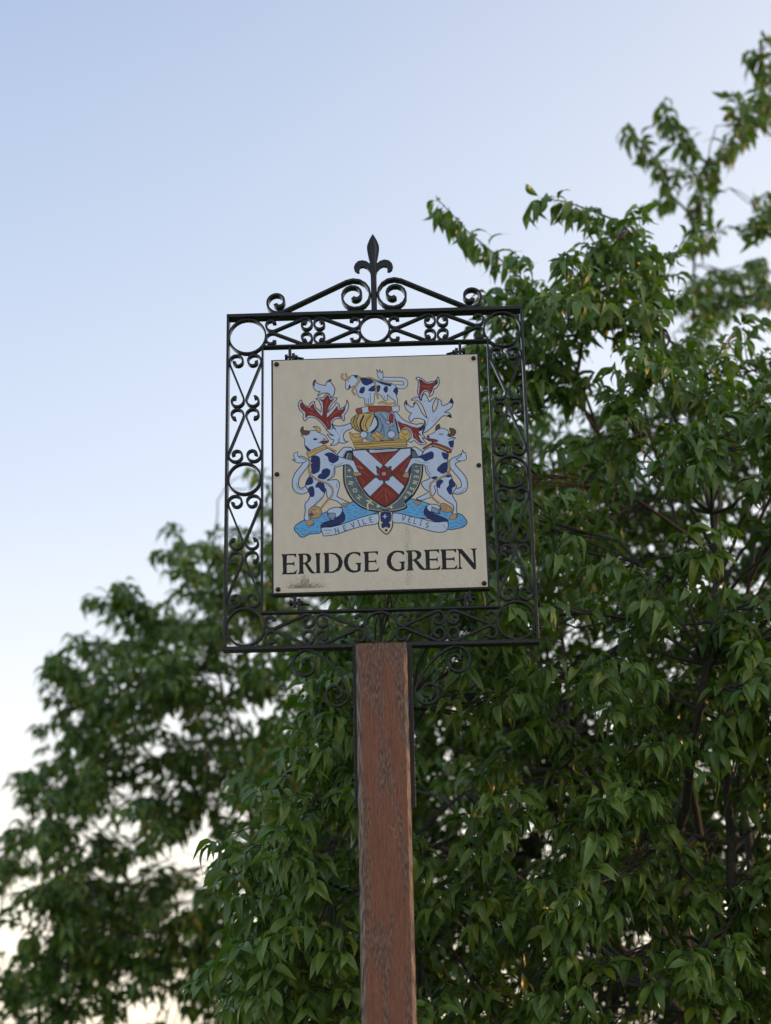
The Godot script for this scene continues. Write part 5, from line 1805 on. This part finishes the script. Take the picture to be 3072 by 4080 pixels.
	var left_clumps := [
	[-1.86, 2.34, -9.6, 0.14, 0.08, 0.3, 8],
	[-2.07, 2.24, -9.53, 0.12, 0.06, 0.3, 7],
	[-1.76, 2.12, -9.68, 0.14, 0.08, 0.3, 8],
	[-2.25, 1.99, -10.23, 0.14, 0.08, 0.3, 8],
	[-1.9, 1.75, -9.73, 0.16, 0.06, 0.3, 8],
	[-1.52, 2.08, -9.66, 0.12, 0.08, 0.3, 8],
	[-1.42, 1.96, -9.61, 0.09, 0.06, 0.3, 5],
	[-1.88, 3.15, -10.09, 0.13, 0.08, 0.3, 6],
	[-1.33, 2.77, -9.2, 0.13, 0.09, 0.3, 6],
	[-1.3, 2.8, -9.93, 0.11, 0.08, 0.3, 5],
	[-1.42, 2.53, -10.3, 0.13, 0.08, 0.3, 8],
	[-1.07, 2.41, -9.25, 0.09, 0.06, 0.3, 7],
	[-1.41, 2.86, -9.18, 0.09, 0.06, 0.3, 4],
	[-1.36, 4.57, -9.61, 0.15, 0.08, 0.3, 5],
	[-1.18, 4.58, -9.49, 0.13, 0.08, 0.3, 5],
	[-1.11, 4.16, -8.84, 0.16, 0.12, 0.3, 8],
	[-1.58, 4.14, -9.26, 0.15, 0.09, 0.3, 6],
	[-1.49, 4.17, -9.92, 0.18, 0.12, 0.3, 9],
	[-1.37, 3.98, -9.66, 0.14, 0.1, 0.3, 6],
	[-1.77, 3.92, -9.58, 0.14, 0.1, 0.3, 5],
	[-2, 3.77, -9.51, 0.13, 0.11, 0.3, 8],
	[-2.01, 3.77, -10.05, 0.18, 0.13, 0.3, 11],
	[-1.64, 3.64, -9, 0.13, 0.09, 0.3, 5],
	[-1.3, 3.55, -8.89, 0.16, 0.09, 0.3, 8],
	[-1.14, 4.28, -9.68, 0.18, 0.15, 0.3, 10],
	[-1.04, 3.88, -8.99, 0.18, 0.15, 0.3, 11],
	[-1.79, 3.6, -10.13, 0.15, 0.15, 0.3, 10],
	[-1.98, 3.39, -9.8, 0.11, 0.1, 0.3, 6],
	[-1.83, 3.28, -9.79, 0.16, 0.11, 0.3, 8],
	[-2.21, 3.13, -10.14, 0.15, 0.13, 0.3, 10],
	[-1.82, 2.98, -9.38, 0.15, 0.11, 0.3, 8],
	[-1.72, 3.31, -10.21, 0.15, 0.13, 0.3, 8],
	[-2.09, 2.82, -9.16, 0.16, 0.1, 0.3, 6],
	[-1.92, 2.73, -9.28, 0.21, 0.12, 0.3, 11],
	[-2.44, 2.74, -10.24, 0.18, 0.13, 0.3, 9],
	[-1.63, 2.75, -10.25, 0.18, 0.13, 0.3, 9],
	[-1.86, 2.74, -10.3, 0.15, 0.1, 0.3, 5],
	[-1.89, 2.49, -10.31, 0.24, 0.15, 0.3, 22],
	[-1.62, 2.48, -10.26, 0.18, 0.13, 0.3, 14],
	[-1.93, 2.4, -9.24, 0.16, 0.12, 0.3, 12],
	[-1.85, 2.22, -9.51, 0.19, 0.12, 0.3, 15],
	[-1.71, 2.29, -10.42, 0.24, 0.15, 0.3, 17],
	[-1.3, 2.24, -9.56, 0.18, 0.12, 0.3, 14],
	[-1.95, 2.03, -9.44, 0.18, 0.13, 0.3, 17],
	[-1.9, 2.05, -10.66, 0.2, 0.12, 0.3, 15],
	[-1.64, 1.86, -9.47, 0.16, 0.09, 0.3, 10],
	[-2.42, 1.9, -10.56, 0.18, 0.13, 0.3, 14],
	[-2.54, 2.04, -10.18, 0.16, 0.13, 0.3, 8],
	[-2.01, 1.87, -9.83, 0.18, 0.09, 0.3, 10],
	[-1.15, 2.08, -9.88, 0.17, 0.14, 0.3, 14],
	[-1.14, 1.86, -9.97, 0.18, 0.14, 0.3, 14],
	[-1.09, 2.3, -10.13, 0.14, 0.11, 0.3, 10],
	[-2.64, 2.55, -9.77, 0.19, 0.19, 0.3, 14],
	[-2.84, 1.98, -10.36, 0.24, 0.24, 0.3, 14],
	[-0.69, 4.71, -8.52, 0.04, 0.06, 0.3, 2],
	[-0.69, 4.53, -8.91, 0.06, 0.09, 0.3, 4],
	[-0.69, 4.54, -9.55, 0.1, 0.14, 0.3, 6],
	[-0.8, 4.02, -8.86, 0.1, 0.1, 0.3, 6],
	[-0.91, 1.82, -10.3, 0.16, 0.16, 0.3, 14],
	[-1.43, 1.62, -10, 0.15, 0.06, 0.3, 5],
	[-2.14, 1.62, -9.59, 0.29, 0.12, 0.3, 12],
	[-1.04, 1.57, -10.1, 0.23, 0.12, 0.3, 14],
	[-1.83, 4.07, -9.84, 0.13, 0.1, 0.3, 6],
	[-1.53, 4.09, -9.97, 0.13, 0.1, 0.3, 6],
	[-1.42, 4.26, -10.42, 0.14, 0.1, 0.3, 6],
	[-1.16, 4.22, -10.29, 0.14, 0.1, 0.3, 6],
	[-1.81, 4.04, -10.27, 0.14, 0.1, 0.3, 6],
	[-1.6, 3.82, -9.97, 0.13, 0.1, 0.3, 6],
	[-1.36, 3.91, -9.99, 0.13, 0.1, 0.3, 6],
	[-1.99, 3.66, -10.01, 0.13, 0.1, 0.3, 6],
	[-1.82, 3.78, -10.44, 0.14, 0.1, 0.3, 6],
	[-1.55, 3.77, -10.44, 0.14, 0.1, 0.3, 6],
	[-1.3, 3.73, -10.25, 0.13, 0.1, 0.3, 6],
	[-1.14, 3.66, -10.23, 0.13, 0.1, 0.3, 6],
	[-2.12, 3.6, -10.29, 0.13, 0.1, 0.3, 6],
	[-1.92, 3.61, -10.72, 0.14, 0.1, 0.3, 6],
	[-1.62, 3.44, -10.16, 0.13, 0.1, 0.3, 6],
	[-1.36, 3.43, -10.04, 0.13, 0.1, 0.3, 6],
	[-2.12, 3.32, -10.31, 0.13, 0.1, 0.3, 6],
	[-1.98, 3.41, -10.74, 0.14, 0.1, 0.3, 6],
	[-1.53, 3.3, -10.22, 0.13, 0.1, 0.3, 6],
	[-1.37, 3.31, -10.2, 0.13, 0.1, 0.3, 6],
	[-2.02, 3.15, -10.37, 0.13, 0.1, 0.3, 6],
	[-1.88, 3.13, -10.67, 0.14, 0.1, 0.3, 6],
	[-1.55, 3.08, -10.39, 0.13, 0.1, 0.3, 6],
	[-1.26, 3.01, -10.19, 0.13, 0.1, 0.3, 6],
	[-1.14, 3.05, -10.41, 0.13, 0.1, 0.3, 6],
	[-2.14, 3.03, -10.86, 0.14, 0.1, 0.3, 6],
	[-2.48, 2.77, -10.8, 0.14, 0.1, 0.3, 6],
	[-2.21, 2.74, -10.71, 0.14, 0.1, 0.3, 6],
	[-1.8, 2.71, -10.34, 0.13, 0.1, 0.3, 6],
	[-2.11, 2.57, -10.79, 0.14, 0.1, 0.3, 6],
	[-1.78, 2.5, -10.42, 0.13, 0.1, 0.3, 6],
	[-1.65, 2.48, -11.01, 0.14, 0.1, 0.3, 6],
	[-2.03, 2.3, -10.5, 0.13, 0.1, 0.3, 6],
	[-1.85, 2.23, -10.53, 0.13, 0.1, 0.3, 6],
	[-1.7, 2.33, -11.1, 0.14, 0.1, 0.3, 6],
	[-1.46, 2.24, -11.11, 0.14, 0.1, 0.3, 6],
	[-1.17, 2.35, -11.13, 0.14, 0.1, 0.3, 6],
	[-2.15, 2.05, -10.54, 0.13, 0.1, 0.3, 6],
	[-1.9, 2.15, -11.19, 0.14, 0.1, 0.3, 6],
	[-1.54, 2.11, -10.67, 0.13, 0.1, 0.3, 6],
	[-1.38, 2.05, -10.78, 0.13, 0.1, 0.3, 6],
	[-1.1, 2.03, -10.6, 0.13, 0.1, 0.3, 6],
	[-1.07, 1.91, -10.74, 0.13, 0.1, 0.3, 6],
	[0.03, 4.9, -9.9, 0.28, 0.24, 0.5, 28],
	[-0.83, 4.3, -9.25, 0.26, 0.23, 0.5, 28],
	[-0.48, 4.64, -9.92, 0.28, 0.24, 0.5, 28],
	[-0.05, 4.5, -9.87, 0.27, 0.24, 0.5, 28],
	[-0.72, 4.05, -9.27, 0.25, 0.22, 0.5, 28],
	[-0.46, 4.17, -10.05, 0.28, 0.24, 0.5, 28],
	[0.05, 4.22, -9.83, 0.27, 0.24, 0.5, 28],
	[-1.41, 3.61, -9.18, 0.25, 0.22, 0.5, 28],
	[-1.12, 3.74, -9.2, 0.25, 0.22, 0.5, 28],
	[-0.66, 3.63, -9.18, 0.25, 0.22, 0.5, 28],
	[-0.3, 3.72, -9.31, 0.25, 0.22, 0.5, 28],
	[0.1, 3.6, -9.17, 0.25, 0.22, 0.5, 28],
	[-1.13, 3.4, -9.91, 0.27, 0.23, 0.5, 28],
	[-0.77, 3.23, -9.27, 0.25, 0.22, 0.5, 28],
	[-0.36, 3.52, -9.89, 0.27, 0.23, 0.5, 28],
	[0.05, 3.42, -10.36, 0.28, 0.24, 0.5, 28],
	[-1.27, 3.16, -10.38, 0.28, 0.24, 0.5, 28],
	[-0.79, 3.19, -10.28, 0.27, 0.24, 0.5, 28],
	[-0.31, 3.03, -10.2, 0.27, 0.24, 0.5, 28],
	[-0.06, 3.1, -9.91, 0.26, 0.23, 0.5, 28],
	[-0.79, 2.79, -10.04, 0.26, 0.23, 0.5, 28],
	[-0.43, 2.64, -9.85, 0.26, 0.23, 0.5, 28],
	[0.09, 2.74, -9.61, 0.25, 0.22, 0.5, 28],
	[-0.72, 2.42, -10.34, 0.27, 0.24, 0.5, 28],
	[-0.33, 2.45, -10.2, 0.26, 0.23, 0.5, 28],
	[0.03, 2.27, -10.13, 0.26, 0.23, 0.5, 28],
	[-0.77, 2.04, -10.69, 0.27, 0.24, 0.5, 28],
	[-0.49, 1.99, -10.77, 0.28, 0.24, 0.5, 28],
	[0.05, 1.94, -9.94, 0.25, 0.22, 0.5, 28],
	[-0.83, 1.65, -10.36, 0.26, 0.23, 0.5, 28],
	[-0.34, 1.69, -10.94, 0.28, 0.24, 0.5, 28],
	[-0.11, 1.69, -9.86, 0.25, 0.22, 0.5, 28]
	]
	var left_shoots := [
	[Vector3(-1.40, 4.01, -9.32), Vector3(-1.58, 4.15, -9.27), Vector3(-1.72, 4.18, -9.26), Vector3(-1.85, 4.17, -9.26)],
	[Vector3(-1.46, 4.01, -9.32), Vector3(-1.55, 4.18, -9.26), Vector3(-1.64, 4.27, -9.23)],
	[Vector3(-1.14, 4.26, -9.13), Vector3(-1.29, 4.41, -9.08), Vector3(-1.41, 4.42, -9.07)],
	[Vector3(-1.66, 3.45, -9.40), Vector3(-1.87, 3.62, -9.34), Vector3(-2.02, 3.78, -9.29), Vector3(-2.06, 3.84, -9.27)],
	[Vector3(-1.79, 3.24, -9.57), Vector3(-1.92, 3.37, -9.53), Vector3(-1.99, 3.42, -9.51)],
	[Vector3(-2.03, 2.80, -9.83), Vector3(-2.15, 3.07, -9.74), Vector3(-2.25, 3.21, -9.69)],
	[Vector3(-1.07, 4.14, -9.27), Vector3(-1.04, 4.36, -9.20), Vector3(-1.08, 4.49, -9.16)],
	[Vector3(-1.58, 4.12, -9.28), Vector3(-1.66, 4.28, -9.23)]
	]
	var far_clumps := [
	[1.95, 5.79, -8.55, 0.14, 0.09, 0.3, 7],
	[2.03, 5.54, -8.19, 0.15, 0.09, 0.3, 7],
	[2.16, 5.66, -8.05, 0.12, 0.07, 0.3, 5],
	[1.71, 6.22, -8.07, 0.07, 0.09, 0.3, 2],
	[2.12, 6.46, -7.74, 0.09, 0.07, 0.3, 6],
	[2.29, 6.73, -7.96, 0.07, 0.07, 0.3, 5],
	[2.27, 7.11, -7.93, 0.07, 0.06, 0.3, 3],
	[2.05, 5.77, -7.71, 0.11, 0.07, 0.3, 5],
	[2.35, 6.24, -8.33, 0.09, 0.09, 0.3, 4],
	[2.01, 5.8, -8.48, 0.17, 0.09, 0.3, 7],
	[2.26, 5.92, -8.66, 0.17, 0.09, 0.3, 7],
	[2.22, 5.47, -7.96, 0.13, 0.08, 0.3, 5],
	[1.8, 5.49, -8.2, 0.15, 0.09, 0.3, 5],
	[1.96, 4.73, -7.99, 0.22, 0.15, 0.3, 9],
	[2.25, 4.67, -8.04, 0.22, 0.19, 0.3, 9],
	[2.72, 4.84, -7.92, 0.28, 0.41, 0.3, 12],
	[3.11, 4.5, -9.14, 0.39, 0.62, 0.3, 12]
	]
	var far_shoots := [
	[Vector3(1.84, 5.53, -8.39), Vector3(1.85, 5.83, -8.29), Vector3(1.87, 6.18, -8.17), Vector3(1.95, 6.42, -8.09), Vector3(2.01, 6.49, -8.07), Vector3(2.15, 6.65, -8.01), Vector3(2.27, 6.82, -7.95), Vector3(2.31, 6.94, -7.91), Vector3(2.22, 7.08, -7.87)],
	[Vector3(1.83, 6.01, -8.01), Vector3(1.75, 6.10, -7.98), Vector3(1.68, 6.17, -7.96), Vector3(1.66, 6.29, -7.92), Vector3(1.55, 6.41, -7.88), Vector3(1.46, 6.52, -7.84), Vector3(1.43, 6.55, -7.83)],
	[Vector3(1.93, 6.37, -8.00), Vector3(1.85, 6.46, -7.97), Vector3(1.75, 6.55, -7.94), Vector3(1.69, 6.66, -7.90), Vector3(1.66, 6.73, -7.88)],
	[Vector3(1.85, 6.13, -8.08), Vector3(1.89, 6.18, -8.06), Vector3(1.96, 6.19, -8.06)],
	[Vector3(1.83, 5.96, -8.14), Vector3(1.89, 5.99, -8.13), Vector3(1.96, 6.00, -8.12)]
	]
	var t := Vector3(1.42, 0, -6.75)
	tree("leafy_tree", "leafy dark green tree close behind the post, filling the right", [t, t + Vector3(0.02, 0.8, 0), t + Vector3(-0.05, 1.5, 0.05)], 0.11, [
		[t + Vector3(-0.05, 1.45, 0.05), Vector3(1.25, 2.2, -6.3), Vector3(1.16, 2.6, -6.05), Vector3(1.28, 3.1, -6.0), Vector3(1.42, 3.8, -6.2)],
		[t + Vector3(-0.04, 1.4, 0.05), Vector3(1.44, 2.2, -6.4), Vector3(1.43, 2.9, -6.5), Vector3(1.30, 3.5, -6.5), Vector3(1.15, 4.3, -6.4)],
		[t + Vector3(-0.05, 1.45, 0.0), Vector3(0.8, 2.0, -6.5), Vector3(0.2, 2.3, -6.4), Vector3(-0.3, 2.4, -6.2)],
		[t + Vector3(-0.05, 1.40, 0.05), Vector3(0.9, 2.5, -6.7), Vector3(0.6, 3.2, -6.7), Vector3(0.55, 3.9, -6.6)],
		[t + Vector3(-0.03, 1.40, 0.05), Vector3(2.0, 2.4, -6.7), Vector3(2.3, 3.2, -6.6), Vector3(2.3, 3.9, -6.5)],
		[t + Vector3(-0.05, 1.45, -0.05), Vector3(1.2, 2.4, -7.3), Vector3(0.8, 3.2, -7.6), Vector3(0.9, 4.2, -7.5)],
		[t + Vector3(-0.05, 1.40, 0.05), Vector3(1.08, 2.05, -6.07), Vector3(1.08, 2.45, -5.62), Vector3(1.15, 2.84, -5.49), Vector3(1.25, 3.22, -5.68), Vector3(1.27, 3.68, -5.84), Vector3(1.23, 4.18, -5.99)],
		[t + Vector3(-0.05, 1.30, 0.05), Vector3(1.30, 1.61, -6.11), Vector3(1.22, 2.02, -5.71), Vector3(1.21, 2.31, -5.61), Vector3(1.26, 2.66, -5.76), Vector3(1.41, 3.17, -5.91), Vector3(1.57, 3.74, -6.03)]], near_clumps, near_shoots, 0.101, 0.12, 0.30, 1.0)
	t = Vector3(-0.75, 0, -10.6)
	tree("leafy_tree_001", "loose green tree out of focus left of the post, sky showing through", [t, t + Vector3(-0.03, 0.9, 0), t + Vector3(0.05, 1.7, 0.05)], 0.12, [
		[t + Vector3(0.05, 1.65, 0.05), Vector3(-0.95, 2.5, -10.8), Vector3(-1.25, 3.1, -10.5), Vector3(-1.75, 3.5, -10.2)],
		[t + Vector3(0.05, 1.65, 0.05), Vector3(-0.9, 2.8, -10.4), Vector3(-1.1, 3.8, -10.0), Vector3(-1.2, 4.4, -9.7)],
		[t + Vector3(0.05, 1.60, 0.05), Vector3(-0.4, 2.8, -10.5), Vector3(-0.3, 4.0, -10.2), Vector3(-0.6, 4.9, -9.9)]], left_clumps, left_shoots, 0.112, 0.12, 0.1, 0.6)
	t = Vector3(2.35, 0, -9.4)
	tree("leafy_tree_002", "yellowish blurred tree top with upright shoots at the upper right", [t, t + Vector3(0.03, 1.2, 0), t + Vector3(-0.05, 2.3, 0.0)], 0.11, [
		[t + Vector3(-0.05, 2.25, 0), Vector3(2.1, 3.6, -9.1), Vector3(1.95, 4.6, -8.8), Vector3(1.75, 5.5, -8.5)],
		[t + Vector3(-0.05, 2.2, 0), Vector3(2.7, 3.4, -9.2), Vector3(2.9, 4.3, -9.0), Vector3(2.95, 5.2, -8.8)]], far_clumps, far_shoots, 0.115, 1.0, 0.25, 0.55)
